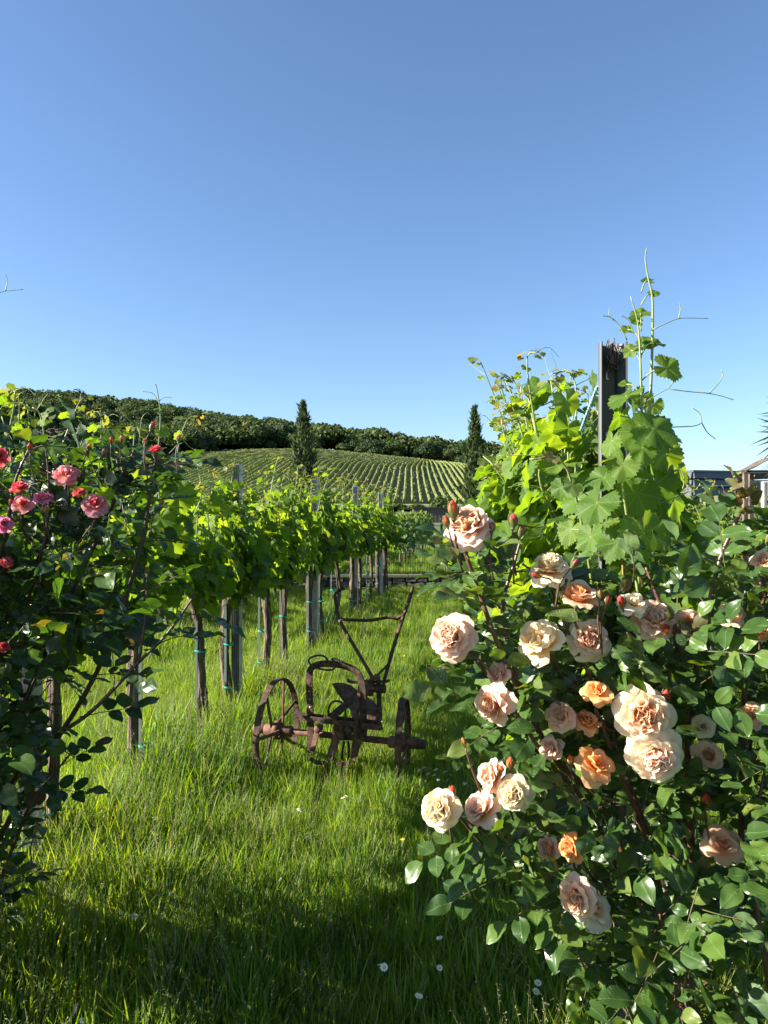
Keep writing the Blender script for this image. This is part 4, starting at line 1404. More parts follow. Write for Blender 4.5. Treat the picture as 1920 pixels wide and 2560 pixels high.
FL = [  # x, y, width, depth, axis, petal colour, heart colour, form
    (1012, 1130, 104, 1.47, (-.25, -.55, .6), 'p_blush', 'p_peach', 'full'), (1187, 1222, 88, 1.46, (-.15, -.4, .9), 'p_cream', 'p_cream', 'full'), (970, 1373, 104, 1.46, (-.5, -.8, .3), 'p_blush', 'p_blush', 'full'),
    (1250, 1287, 78, 1.44, (.1, -.35, .9), 'p_peach', 'p_apricot', 'cup'), (1370, 1297, 66, 1.43, (.1, -.5, .8), 'p_fade', 'p_fade', 'open'), (1413, 1333, 96, 1.45, (-.1, -.75, .6), 'p_peach', 'p_blush', 'full'),
    (1165, 1383, 92, 1.46, (-.5, -.55, .6), 'p_cream', 'p_cream', 'cup'), (1275, 1380, 95, 1.47, (0, -.9, .3), 'p_fade', 'p_blush', 'full'), (1065, 1522, 82, 1.45, (-.75, -.6, .1), 'p_blush', 'p_peach', 'cup'),
    (1290, 1490, 66, 1.42, (-.1, -.5, .8), 'p_apricot', 'p_apricot', 'open'), (1212, 1545, 66, 1.44, (-.3, -.7, .6), 'p_peach', 'p_peach', 'full'), (1270, 1556, 62, 1.45, (.2, -.5, .8), 'p_apricot', 'p_apricot', 'open'),
    (1393, 1545, 122, 1.38, (-.15, -.95, .1), 'p_fade', 'p_peach', 'full'), (1416, 1637, 122, 1.37, (-.1, -.92, -.15), 'p_fade', 'p_blush', 'full'), (1293, 1646, 94, 1.40, (.35, -.6, .7), 'p_apricot', 'p_apricot', 'open'),
    (1530, 1632, 56, 1.45, (-.2, -.8, .4), 'p_peach', 'p_peach', 'cup'), (1108, 1715, 78, 1.40, (-.35, -.9, .15), 'p_cream', 'p_cream', 'full'), (1062, 1677, 66, 1.43, (-.8, -.4, .2), 'p_blush', 'p_peach', 'cup'),
    (1040, 1747, 74, 1.42, (-.5, -.3, .6), 'p_blush', 'p_blush', 'cup'), (945, 1748, 86, 1.39, (-.6, -.75, .25), 'p_cream', 'p_cream', 'full'), (1233, 1830, 56, 1.40, (-.8, -.6, .1), 'p_apricot', 'p_apricot', 'cup'),
    (1182, 1832, 50, 1.44, (-.8, -.4, .1), 'p_blush', 'p_blush', 'cup'), (1242, 1940, 86, 1.36, (-.7, -.7, .05), 'p_blush', 'p_peach', 'full'), (1288, 1962, 90, 1.38, (.3, -.6, .6), 'p_fade', 'p_blush', 'open'),
    (1560, 1822, 84, 1.44, (-.2, -.6, .6), 'p_peach', 'p_peach', 'open'), (1625, 1545, 54, 1.44, (-.3, -.6, .5), 'p_peach', 'p_peach', 'cup'), (1645, 1365, 44, 1.40, (-.3, -.7, .6), 'p_apricot', 'p_cream', 'cup'),
    (1650, 1212, 48, 1.40, (-.5, -.6, .5), 'p_peach', 'p_peach', 'cup'), (1582, 1327, 50, 1.46, (-.3, -.7, .6), 'p_peach', 'p_peach', 'cup'), (1488, 1345, 56, 1.48, (-.2, -.8, .4), 'p_peach', 'p_apricot', 'cup'),
    (1075, 1455, 50, 1.50, (-.6, -.5, .5), 'p_blush', 'p_blush', 'cup'), (1190, 1615, 50, 1.47, (-.6, -.5, .4), 'p_blush', 'p_blush', 'cup'), (1520, 1570, 50, 1.46, (-.2, -.7, .2), 'p_fade', 'p_fade', 'open')]
# ------------------------------------------------------------------ right: the peach rose bush
rr = np.random.default_rng(41)
base = Vector((at(1740, 1280, 1.75).x, 1.75, 0))
RB = empty('rose_bush', base, 'glossy rose bush full of peach and cream blooms filling the lower right', 'rose bush')
poly = [(1060, 1165), (985, 1180), (990, 1290), (1050, 1400), (1075, 1500), (1100, 1560), (1130, 1640), (1165, 1720), (1150, 1800), (1180, 1880), (1185, 1960), (1240, 2000), (1300, 2080), (1330, 2150), (1340, 2330), (1900, 2330), (1900, 1130), (1640, 1125), (1570, 1165), (1500, 1215), (1400, 1235), (1290, 1250), (1190, 1290), (1110, 1240)]


def dfr(x, y):
    u = max(0, (1400 - x) / 400)
    return 1.34 + .22 * u + .06 * math.sin(x * .02 + y * .013) + max(0, (1300 - y) / 600)


items, stalks, canes = [], [], []
# canes the photograph shows: sketch x, y, depth
cane_pts = [
    ([(1500, 2330, 1.72), (1330, 1800, 1.62), (1200, 1640, 1.55), (1140, 1530, 1.52), (1075, 1390, 1.50), (1025, 1250, 1.50), (992, 1155, 1.48)], .0085),
    ([(1140, 1530, 1.52), (1100, 1400, 1.53), (1085, 1310, 1.53), (1110, 1220, 1.54), (1125, 1165, 1.55)], .006),
    ([(1520, 2330, 1.7), (1300, 1800, 1.55), (1180, 1640, 1.5), (1110, 1530, 1.48), (1050, 1440, 1.47), (1000, 1405, 1.47)], .006),
    ([(1560, 2330, 1.75), (1500, 1900, 1.6), (1485, 1600, 1.52), (1500, 1470, 1.5), (1525, 1340, 1.5), (1555, 1210, 1.5), (1598, 1110, 1.5)], .009),
    ([(1495, 1500, 1.51), (1460, 1380, 1.47), (1420, 1290, 1.46), (1395, 1225, 1.47)], .006),
    ([(1600, 2330, 1.8), (1600, 1900, 1.6), (1605, 1600, 1.5), (1615, 1400, 1.46), (1650, 1230, 1.44)], .008),
    ([(1500, 2330, 1.7), (1420, 1900, 1.55), (1320, 1620, 1.48), (1285, 1530, 1.46)], .007),
    ([(1400, 1800, 1.55), (1290, 1500, 1.50), (1240, 1390, 1.49), (1185, 1280, 1.48)], .005),
    ([(1370, 2200, 1.52), (1335, 2150, 1.48), (1290, 2105, 1.45), (1262, 2070, 1.43), (1256, 2010, 1.42)], .0085),
    ([(1440, 2250, 1.6), (1300, 1960, 1.52), (1195, 1900, 1.45), (1090, 1830, 1.42), (1010, 1775, 1.40)], .0048),
    ([(1420, 2330, 1.62), (1330, 2000, 1.5), (1210, 1800, 1.45), (1120, 1740, 1.42)], .0045),
    ([(1590, 2330, 1.6), (1490, 2150, 1.42), (1440, 2030, 1.38), (1425, 1975, 1.37)], .005),
    ([(1440, 2030, 1.38), (1400, 1990, 1.38), (1386, 1950, 1.38)], .003),
    ([(1440, 1700, 1.5), (1350, 1560, 1.45), (1380, 1500, 1.44), (1392, 1445, 1.44)], .004),
    ([(1440, 1560, 1.5), (1390, 1420, 1.47), (1350, 1330, 1.47), (1300, 1290, 1.46)], .0045),
    ([(1700, 2330, 1.5), (1640, 2000, 1.4), (1630, 1800, 1.4), (1655, 1650, 1.42)], .006),
    ([(1400, 2330, 1.5), (1440, 2200, 1.4), (1480, 2120, 1.36), (1470, 2050, 1.36)], .005),
    ([(1300, 1560, 1.46), (1240, 1540, 1.45), (1180, 1500, 1.44)], .004)]
paths = []
for pts_, r0 in cane_pts:
    q = smooth_path([sk(*p_) for p_ in pts_], 26)
    paths.append(q)
    mb = MB(); mb.tube(q, taper(r0, r0 * .42, 26), 7, jit=.05)
    for j in range(3, 24, 3):           # prickles
        if r0 > .0045:
            d_ = Vector((random.uniform(-1, 1), random.uniform(-1, .2), .1)).normalized()
            mb.tube([q[j], q[j] + d_ * .008, q[j] + d_ * .013 + Vector((0, 0, -.002))], [.0025, .0012, .0003], 4, cap=False)
    mb.build('cane', M['wood_cane'] if pts_[0][0] == 1370 else M['cane'], RB)
for q, (pts_, r0) in zip(paths, cane_pts):
    cane_leaves(q[4:] if len(pts_) > 4 else q, rr, .05, .05, items, stalks, skip=.25, n=5 if rr.uniform() < .6 else 7)
# side sprays that stick out
for x, y, d, dx, dz, sz in [(1010, 1482, 1.46, -1, .0, .055), (975, 1800, 1.40, -1, -.5, .052), (1040, 1900, 1.42, -1, -.25, .05), (1000, 1640, 1.5, -1, .1, .032), (1020, 1170, 1.48, -1, .2, .05), (1010, 1225, 1.5, -1, -.2, .05), (1075, 1750, 1.42, -.8, -.5, .045), (1150, 1930, 1.4, -.9, -.4, .05), (1060, 1560, 1.5, -.9, -.3, .045)]:
    lv, st = spray(np.array(tuple(sk(x + 45, y - 5, d))), (dx, -.2, dz), (-.1, -.5, .8), rr, sz, 5)
    items += lv; stalks.append(st)
for (x, y, d) in sample_volume(poly, 470, dfr, .65, rr, (960, 1900)):
    c = np.array(tuple(sk(x, y, d)))
    out = nrm(np.array([(x - 1480) / 500, -.7, .15]) + rr.normal(0, .65, 3))
    up = np.array([-.15, -.45, .85]) + rr.normal(0, .42, 3)
    lv, st = spray(c, out, up, rr, rr.uniform(.040, .058), 5 if rr.uniform() < .7 else 7)
    items += lv; stalks.append(st)
P, T, N, S = sprays_to_arrays(items)
keep = np.ones(len(P), bool)
for (fx, fy, fw, fd, ax, *_r) in FL:
    # a bloom pushes the leaves aside all along the line it faces
    c = np.array(tuple(sk(fx, fy, fd))); w_ = fw * K * fd / FPX
    A_ = nrm(nrm(np.array(ax, float)) * .5 + nrm(np.array([-c[0], -c[1], CAM_H - c[2]])))
    v = P + T * S[:, None] * .5 - c
    al = v @ A_
    rad_ = np.linalg.norm(v - al[:, None] * A_, axis=1)
    keep &= ~((al > -.25 * w_) & (rad_ < (.55 if fw > 60 else .42) * w_ + .008))
P, T, N, S = P[keep], T[keep], N[keep], S[keep]
def clear_of_blooms(st):
    for (fx, fy, fw, fd, ax, *_r) in FL:
        c = np.array(tuple(sk(fx, fy, fd))); w_ = fw * K * fd / FPX
        for q in st:
            v = np.array(q) - c
            A_ = nrm(np.array([-c[0], -c[1], CAM_H - c[2]]))
            al = v @ A_
            if al > -.3 * w_ and np.linalg.norm(v - al * A_) < .75 * w_: return False
    return True
stalks = [st for st in stalks if clear_of_blooms(st)]
split_leaves(300, ME_ROSE, T_ROSE, P, T, N, S, M['rose'], RB, rank=S / P[:, 1] ** 5)
mb = MB()
for st in stalks: mb.tube(st, [.0013, .0011, .0009, .0007], 4, cap=False)
mb.build('leaf_stalks', M['rose_stalk'], RB, kind='stuff')
# bronze young tips
items, stalks = [], []
for x, y, d in [(1600, 1085, 1.5), (1625, 1100, 1.5), (1575, 1120, 1.5), (1398, 1215, 1.47), (1445, 1405, 1.42), (1465, 1400, 1.42), (1655, 1210, 1.44), (1640, 1120, 1.52)]:
    for j in range(2):
        lv, st = spray(np.array(tuple(sk(x, y, d))), rr.normal(0, .6, 3) + np.array([0, -.2, .7]), rr.normal(0, .3, 3) + np.array([0, -.6, .5]), rr, .028, 3)
        items += lv; stalks.append(st)
P, T, N, S = sprays_to_arrays(items)
joined('young_leaves', T_ROSE, P, T, N, S, M['rose_young'], RB, kind='stuff')

for i, (x, y, w, d, ax, pal, ce, form) in enumerate(FL):
    c = sk(x, y, d)
    st = c + Vector((.05 + .04 * ((1400 - x) / 400), .07, -.10))
    rose(RB, c, w * K * d / FPX * 1.0, ax, pal, ce, form, seed=900 + i, stem_to=st)
BD = [(980, 1120, 40, (-.1, -.1, 1), 'p_bud'), (967, 1138, 26, (-.3, -.1, 1), None), (1062, 1150, 24, (.1, 0, 1), None), (1108, 1140, 32, (.05, 0, 1), 'p_bud_red'), (1122, 1160, 26, (.3, 0, 1), None), (1390, 1452, 32, (0, -.1, 1), 'p_bud'),
      (1436, 1522, 36, (.05, -.2, 1), 'p_bud_red'), (974, 1726, 32, (.1, -.2, 1), 'p_bud'), (1101, 1662, 30, (.05, -.2, 1), 'p_bud'), (1085, 1678, 28, (-.2, -.2, 1), 'p_bud'), (1233, 1655, 26, (-.1, -.1, 1), 'p_bud'),
      (1425, 1985, 42, (0, -.1, 1), 'p_bud_red'), (1384, 1962, 32, (-.05, -.1, 1), None), (1468, 1980, 30, (.1, -.1, 1), 'p_bud_red'), (1296, 1295, 26, (.1, 0, 1), 'p_bud_red'), (1308, 1310, 28, (.2, -.1, 1), 'p_bud_red'), (1345, 1312, 32, (-.3, -.4, .8), 'p_bud_red'),
      (1165, 1245, 22, (-.6, -.3, .2), 'p_bud'), (1235, 1225, 22, (.5, -.2, .8), 'p_bud_red'), (1525, 1740, 36, (-.2, -.5, 1), 'p_bud'), (1004, 1612, 20, (-.3, 0, 1), 'p_bud'), (1660, 1180, 26, (0, -.2, 1), None)]
for i, (x, y, l_, ax, pm) in enumerate(BD):
    d = 1.42
    if x < 1140 and y < 1200: d = 1.46
    bud(RB, sk(x, y, d), l_ * K * d / FPX, ax, pm or 'p_bud', seed=1000 + i)

FLL = [(140, 1020, 80, 2.08, (.1, -.6, .6), 'p_salmon', 'p_salmon', 'open'), (-4, 985, 56, 2.06, (.5, -.7, .4), 'p_coral', 'p_coral', 'cup'), (42, 1052, 46, 2.08, (.1, -.4, .9), 'p_coral', 'p_coral', 'cup'), (50, 1086, 60, 2.06, (.4, -.6, .5), 'p_salmon', 'p_coral', 'open'),
       (92, 1072, 56, 2.1, (.2, -.5, .8), 'p_magenta', 'p_salmon', 'open'), (205, 1085, 78, 2.08, (.2, -.7, .5), 'p_salmon', 'p_coral', 'open'), (10, 1130, 52, 2.05, (.4, -.5, .2), 'p_magenta', 'p_magenta', 'open'), (337, 972, 38, 2.16, (.1, -.2, 1), 'p_coral', 'p_coral', 'cup'),
       (8, 1396, 32, 2.04, (.5, -.5, .7), 'p_coral', 'p_coral', 'cup'), (15, 1212, 36, 2.1, (.3, -.6, .4), 'p_coral', 'p_magenta', 'open'), (170, 1060, 40, 2.12, (0, -.5, .8), 'p_coral', 'p_coral', 'open')]
# ------------------------------------------------------------------ left: the dark pink rose bush
rl = np.random.default_rng(43)
base = Vector((at(-60, 1280, 2.4).x, 2.4, 0))
LB = empty('rose_bush', base, 'dark leaved rose bush with salmon pink blooms standing at the left edge', 'rose bush')
poly = [(-420, 930), (0, 985), (60, 995), (110, 975), (170, 1000), (240, 990), (290, 1000), (318, 1030), (322, 1090), (290, 1170), (262, 1250), (225, 1320), (185, 1370), (150, 1430), (115, 1500), (80, 1560), (60, 1640), (40, 1740), (15, 1850), (-10, 1930), (-420, 1960)]


def dfl(x, y):
    return 2.12 + .12 * math.sin(x * .021 + y * .011) + max(0, (x - 200) / 700)


items, stalks = [], []
cp = [([(-80, 1960, 2.4), (60, 1700, 2.3), (210, 1450, 2.2), (300, 1200, 2.2), (325, 1060, 2.2), (338, 985, 2.2)], .0095),
      ([(-60, 1960, 2.4), (20, 1700, 2.2), (110, 1600, 2.1), (200, 1535, 2.05), (300, 1430, 2.02), (360, 1370, 2.0), (425, 1280, 2.0)], .008),
      ([(300, 1430, 2.02), (312, 1350, 2.02), (316, 1290, 2.03), (318, 1240, 2.03)], .004),
      ([(-120, 1960, 2.5), (60, 1500, 2.3), (170, 1250, 2.25), (240, 1100, 2.22), (262, 1030, 2.2), (290, 975, 2.2)], .009),
      ([(-200, 1960, 2.5), (-60, 1500, 2.3), (60, 1250, 2.25), (130, 1100, 2.2), (150, 1000, 2.2)], .009),
      ([(60, 1300, 2.2), (100, 1150, 2.15), (105, 1040, 2.15), (98, 960, 2.15)], .005), ([(262, 1030, 2.2), (300, 1010, 2.2), (352, 990, 2.2), (385, 960, 2.2)], .0035),
      ([(-250, 1960, 2.4), (-100, 1500, 2.2), (0, 1200, 2.15), (30, 1050, 2.15), (65, 965, 2.15)], .008), ([(-20, 1960, 2.3), (60, 1750, 2.2), (110, 1680, 2.15), (160, 1620, 2.1)], .006)]
for j, (pts_, r0) in enumerate(cp):
    q = smooth_path([sk(*p_) for p_ in pts_], 26)
    mb = MB(); mb.tube(q, taper(r0, r0 * .4, 26), 7, jit=.05)
    for k_ in range(3, 24, 2):
        if r0 > .005:
            d_ = Vector((random.uniform(-1, 1), random.uniform(-.6, .3), random.uniform(-.4, .6))).normalized()
            mb.tube([q[k_], q[k_] + d_ * .009, q[k_] + d_ * .014 + Vector((0, 0, -.002))], [.0028, .0012, .0003], 4, cap=False)
    mb.build('cane', M['cane_dark'], LB)
    if j in (1, 2):
        cane_leaves(q[9:] if j == 1 else q, rl, .075, .066, items, stalks, skip=.02, n=5, upb=.5)
    else:
        cane_leaves(q[6:], rl, .06, .058, items, stalks, skip=.15, n=5)
low_shade_mass = [(-760, 1330), (-150, 1330), (40, 1420), (60, 1640), (20, 1960), (-760, 1960)]  # lower foliage, with added mass out of view that shades the foreground grass
for (x, y, d) in sample_volume(low_shade_mass, 230, lambda a, b: 1.95, .8, rl, (-760, 60)) + sample_volume(poly, 390, dfl, .42, rl, (-230, 420)):
    if y < 1150 and rl.uniform() < .38: continue
    c = np.array(tuple(sk(x, y, d)))
    out = nrm(np.array([.25, -.35, -.15]) + rl.normal(0, .8, 3))
    up = np.array([-.1, -.15, .95]) + rl.normal(0, .42, 3)
    lv, st = spray(c, out, up, rl, rl.uniform(.05, .072), 5)
    items += lv; stalks.append(st)
P, T, N, S = sprays_to_arrays(items)
keep = np.ones(len(P), bool)
for (fx, fy, fw, fd, ax, *_r) in FLL:
    c = np.array(tuple(sk(fx, fy, fd + .02))); w_ = fw * K * fd / FPX
    for A_, q_ in ((nrm(np.array([-c[0], -c[1], CAM_H - c[2]])), .34), (np.array(tuple(SUN)), .42)):
        v = P + T * S[:, None] * .5 - c
        al = v @ A_
        keep &= ~((al > -.2 * w_) & (np.linalg.norm(v - al[:, None] * A_, axis=1) < q_ * w_ + .012))
P, T, N, S = P[keep], T[keep], N[keep], S[keep]
split_leaves(300, ME_ROSE, T_ROSE, P, T, N, S, M['rose_dark'], LB, rank=S / P[:, 1] ** 5)
mb = MB()
for st in stalks: mb.tube(st, [.0018, .0014, .0011, .0009], 4, cap=False)
mb.build('leaf_stalks', M['cane_dark'], LB, kind='stuff')
for i, (x, y, w, d, ax, pal, ce, form) in enumerate(FLL):
    c = sk(x, y, d + .02)
    rose(LB, c, w * K * d / FPX * .74, ax, pal, ce, form, seed=1100 + i, stem_to=c + Vector((-.02, .08, -.12)), stem_m='cane_dark')
for i, (x, y, l_, ax, pm) in enumerate([(98, 965, 30, (0, 0, 1), 'p_bud_red'), (65, 975, 26, (.05, 0, 1), 'p_bud_red'), (225, 985, 22, (.3, 0, 1), 'p_bud_red'), (190, 972, 20, (.1, 0, 1), 'p_bud'), (325, 930, 28, (.2, 0, 1), 'p_bud_red'), (312, 962, 20, (.1, 0, 1), 'p_bud'), (385, 955, 26, (.3, 0, 1), 'p_bud'),
                                       (262, 955, 20, (0, 0, 1), 'p_bud'), (240, 958, 20, (-.1, 0, 1), 'p_bud'), (28, 1095, 26, (-.1, -.2, 1), 'p_bud_red'), (100, 1110, 26, (0, -.1, 1), 'p_bud'), (316, 1240, 24, (0, 0, 1), 'p_bud'), (190, 985, 20, (0, 0, 1), 'p_bud_red'), (345, 1092, 20, (.2, 0, 1), 'p_bud_red'), (75, 1800, 22, (.1, 0, 1), 'p_bud')]):
    bud(LB, sk(x, y, 2.1), l_ * .74 * K * 2.1 / FPX, (ax[0] + random.uniform(-.5, .5), ax[1] + random.uniform(-.4, .3), 1), pm, seed=1200 + i, stem_m='cane_dark')

# vine shoots and tendrils rising behind the pink roses
vp = on_row('L1', 2.75)
e = empty('grapevine', vp, 'grapevine whose curling shoot tips rise above the pink rose bush', 'grapevine', 'grapevines of the left row')
mb = MB(); mb.tube(smooth_path([vp + Vector((0, 0, -.05)), vp + Vector((.02, 0, .4)), vp + Vector((0, .02, .9))], 10), taper(.035, .03, 10), 9, jit=.13); mb.build('trunk', M['bark'], e)
D = 2.6
for pts_, r0 in (([(100, 1080), (98, 1000), (94, 930), (84, 890), (70, 880)], .004), ([(20, 1150), (28, 1050), (20, 960), (4, 900)], .004), ([(168, 1000), (175, 960), (182, 940)], .003), ([(182, 940), (210, 925), (236, 907)], .0018), ([(182, 940), (176, 915), (170, 907)], .0018),
                 ([(330, 1050), (340, 980), (346, 920), (345, 880), (338, 835), (334, 830)], .003), ([(344, 872), (330, 850), (305, 845)], .0016), ([(344, 866), (356, 858), (372, 860)], .0016), ([(70, 884), (40, 870), (10, 875), (0, 885)], .0018), ([(80, 885), (90, 870), (97, 858), (105, 850)], .0016), ([(40, 870), (42, 852), (60, 842)], .0014),
                 ([(300, 960), (305, 910), (312, 895), (322, 890)], .0016), ([(-20, 640), (5, 630), (50, 625)], .0022), ([(12, 628), (16, 605), (10, 590)], .0016), ([(-40, 1200), (-35, 900), (-22, 640)], .004), ([(210, 1000), (228, 960), (232, 930)], .002)):
    q = smooth_path([sk(x, y, D) for x, y in pts_], 16)
    mb = MB(); mb.tube(q, taper(r0, r0 * .5, 16), 5); mb.build('shoot' if r0 > .0025 else 'tendril', M['shoot'], e)
for x, y, w, n_, t_ in [(112, 965, 62, (.2, -.6, .7), (.9, -.1, -.2)), (90, 905, 40, (-.2, -.5, .8), (.3, 0, .8)), (350, 930, 36, (.2, -.7, .6), (.8, 0, -.5)), (345, 882, 26, (0, -.4, .9), (-.8, 0, 0)), (20, 1010, 70, (-.5, -.6, .6), (-.4, -.2, -.8)), (65, 1000, 60, (.1, -.7, .6), (.6, 0, -.8)),
                       (300, 1010, 60, (0, -.6, .8), (.6, 0, -.7)), (360, 1030, 72, (.1, -.8, .5), (.5, 0, -.8)), (385, 1070, 80, (.1, -.9, .3), (.2, 0, -1)), (345, 1120, 72, (0, -.9, .4), (-.2, 0, -1)), (370, 1165, 80, (.2, -.9, .4), (.3, 0, -.9)), (50, 1180, 80, (0, -.9, .4), (-.2, 0, -1))]:
    s_ = w * K * D / FPX * .9
    singles('leaf', ME_HERO, [np.array(tuple(sk(x, y, D)))], [t_], [n_], [s_], M['grape'], e)

# ------------------------------------------------------------------ the old iron plough
PA = R(15)
PX = Vector((math.cos(PA), -math.sin(PA), 0))          # along the axle, to the right
PY = Vector((math.sin(PA), math.cos(PA), 0))           # away from the camera
PO = Vector((at(690, 1824, 4.38).x, 4.38, 0)) + PX * 0.36
PL = empty('plough', PO, 'rusty antique iron plough with two spoked wheels standing in the long grass', 'plough')


def pl(X, Y, yl, sketch='a'):
    """point on the upright plane yl behind the axle that the photograph shows at X, Y of a detail sketch"""
    if sketch == 'a': px, py = 630 + X * .2652, 1620 + Y * .2652
    else: px, py = 780 + X * .205, 1380 + Y * .205
    ray = Vector(((px - CX) / FPX, 1, -(py - HZ) / FPX))
    o = PO + PY * yl
    n = PY
    t = (o - Vector((0, 0, CAM_H))).dot(n) / ray.dot(n)
    return Vector((0, 0, CAM_H)) + ray * t


def pbar(name, pts_, w, t, mat='rust', face=None):
    """flat bar swept along pts; w in the upright plane, t in depth"""
    mb = MB()
    n = len(pts_)
    V, F = [], []
    for i in range(n):
        a = pts_[max(i - 1, 0)]; b = pts_[min(i + 1, n - 1)]
        d = (b - a).normalized()
        fc = face or PY
        s_ = d.cross(fc).normalized()
        f2 = s_.cross(d).normalized()
        for u, v in ((-1, -1), (1, -1), (1, 1), (-1, 1)):
            V.append(pts_[i] + s_ * u * w * .43 + f2 * v * t / 2)
    for i in range(n - 1):
        for k_ in range(4):
            F.append([4 * i + k_, 4 * i + (k_ + 1) % 4, 4 * i + 4 + (k_ + 1) % 4, 4 * i + 4 + k_])
    F += [[3, 2, 1, 0], [4 * n - 4, 4 * n - 3, 4 * n - 2, 4 * n - 1]]
    mb.add([tuple(v) for v in V], F)
    return mb.build(name, M[mat], PL, False)


def wheel(c, rad, width, nsp, name='wheel', ph=0.0, yaw=PA):
    PX = Vector((math.cos(yaw), -math.sin(yaw), 0)); PY = Vector((math.sin(yaw), math.cos(yaw), 0))
    w = bpy.data.objects.new(name, None); COL.objects.link(w)
    w.parent = PL; w.location = c - PO
    n = 40
    V, F = [], []
    for i in range(n):
        a = 2 * math.pi * i / n
        rd = PY * math.cos(a) + Vector((0, 0, 1)) * math.sin(a)
        for rr_, xx in ((rad, -width / 2), (rad, width / 2), (rad - .009, width / 2), (rad - .009, -width / 2)):
            V.append(tuple(c + rd * (rr_ + random.uniform(-.0008, .0008)) + PX * xx))
    for i in range(n):
        for k_ in range(4):
            a, b = 4 * i + k_, 4 * i + (k_ + 1) % 4
            F.append([a, b, (b + 4) % (4 * n), (a + 4) % (4 * n)])
    mb = MB(); mb.add(V, F); mb.build('rim', M['rust'], w, False)
    mb = MB(); mb.tube([c - PX * .085, c - PX * .075, c + PX * .085, c + PX * .095], [.024, .034, .034, .026], 12)
    mb.tube([c - PX * .015, c + PX * .015], [.055, .055], 12)
    mb.build('hub', M['rust_red'], w)
    for i in range(nsp):
        a = 2 * math.pi * i / nsp + ph
        rd = PY * math.cos(a) + Vector((0, 0, 1)) * math.sin(a)
        tg = PX
        mb = MB()
        sd = .03 if i % 2 else -.03
        b0, b1 = c + rd * .03 + PX * sd, c + rd * (rad - .008)
        d = (b1 - b0).normalized()
        s_ = d.cross(PX).normalized()
        V = []
        for q, wd in ((b0, .024), (b1, .019)):
            for u, v in ((-1, -1), (1, -1), (1, 1), (-1, 1)):
                V.append(tuple(q + PX * u * .004 * 1.0 + s_ * v * wd / 2 + PX * 0))
        mb.add(V, [[0, 1, 5, 4], [1, 2, 6, 5], [2, 3, 7, 6], [3, 0, 4, 7], [3, 2, 1, 0], [4, 5, 6, 7]])
        mb.build('spoke', M['rust_red'] if i % 2 else M['rust'], w, False)
    return w


hubL, hubR = pl(240, 775, 0), pl(1425, 890, 0)
wheel(hubL, .303, .036, 7, ph=.35)
wheel(hubR, .252, .036, 7, ph=.7, yaw=R(8))
axd = (hubR - hubL).normalized()
mb = MB(); mb.tube([hubL - axd * .14, hubL - axd * .135, hubR + axd * .11, hubR + axd * .115], [.012, .019, .019, .012], 12); mb.build('axle', M['rust_red'], PL)
mb = MB(); mb.tube([hubL - axd * .15, hubL - axd * .06], [.024, .03], 12); mb.build('axle_cap', M['rust_red'], PL)
mb = MB(); mb.tube([hubR + axd * .08, hubR + axd * .13], [.03, .024], 10); mb.build('axle_cap', M['rust'], PL)
# tall arch
arch = smooth_path([pl(550, 985, -.05), pl(552, 800, -.05), pl(548, 600, -.05), pl(542, 400, -.05), pl(540, 270, -.05), pl(562, 190, -.05), pl(640, 152, -.05), pl(740, 150, -.05), pl(860, 165, -.05), pl(960, 205, -.05), pl(1015, 270, -.05), pl(1040, 360, -.05), pl(1048, 500, -.05), pl(1052, 700, -.05), pl(1052, 870, -.05)], 56)
o = pbar('arch', arch, .042, .016)
for X, Y in ((545, 405), (549, 480), (553, 555), (547, 330), (1048, 480), (1048, 555), (1048, 630), (640, 152)):
    q = pl(X, Y, -.05) - PY * .008
    mb = MB(); mb.tube([q, q - PY * .003], [.0055, .0045], 8); mb.build('rivet', M['galv'] if X < 600 and Y > 400 else M['rust_red'], PL)
# drawbar: two rails with holes
a0, a1 = pl(398, 650, -.085), pl(1222, 755, -.085)
r0_, r1_ = pl(400, 622, -.03), pl(1215, 708, -.03)
pbar('rail', [a0, a1], .034, .009); pbar('rail', [r0_, r1_], .030, .009)
for i in range(8):
    t = .04 + i * .055
    q = a0.lerp(a1, t) - PY * .0046
    mb = MB(); mb.tube([q, q - PY * .001], [.0055, .0055], 8); mb.build('bolt_hole', M['black'], PL, False)
pbar('rail_end', [a1 + Vector((0, 0, .016)), r1_], .05, .006)
# main beam rising away from the camera
b0, b1, b2 = pl(752, 648, -.10), pl(1010, 430, .16), pl(1130, 330, .42)
pbar('beam', [b0, b0.lerp(b1, .5), b1, b2], .05, .016)
mb = MB()
hoop = smooth_path([pl(722, 640, -.1), pl(722, 580, -.1), pl(745, 520, -.1), pl(795, 500, -.1), pl(850, 520, -.1), pl(876, 570, -.1), pl(882, 650, -.1)], 24)
mb.tube(hoop, .0065, 7); mb.build('hoop', M['rust'], PL)
# mouldboard: a twisted plate behind
G = [[(752, 338), (800, 420), (862, 505), (925, 585), (940, 655)], [(800, 326), (860, 415), (930, 500), (985, 580), (1010, 665)], [(860, 330), (930, 410), (1010, 490), (1070, 570), (1090, 675)], [(930, 352), (990, 420), (1080, 480), (1150, 550), (1160, 690)], [(985, 398), (1050, 440), (1130, 490), (1205, 565), (1222, 700)]]
V, F = [], []
for i, rw in enumerate(G):
    for j, (X, Y) in enumerate(rw):
        V.append(tuple(pl(X, Y, .50 + .04 * i - .05 * j + .03 * math.sin(i * .8) - .02 * (j - 2) ** 2)))
for i in range(4):
    for j in range(4):
        a = i * 5 + j
        F.append([a, a + 1, a + 6, a + 5])
V2 = [tuple(Vector(v) + PY * .006) for v in V]
edge = [0, 5, 10, 15, 20, 21, 22, 23, 24, 19, 14, 9, 4, 3, 2, 1]
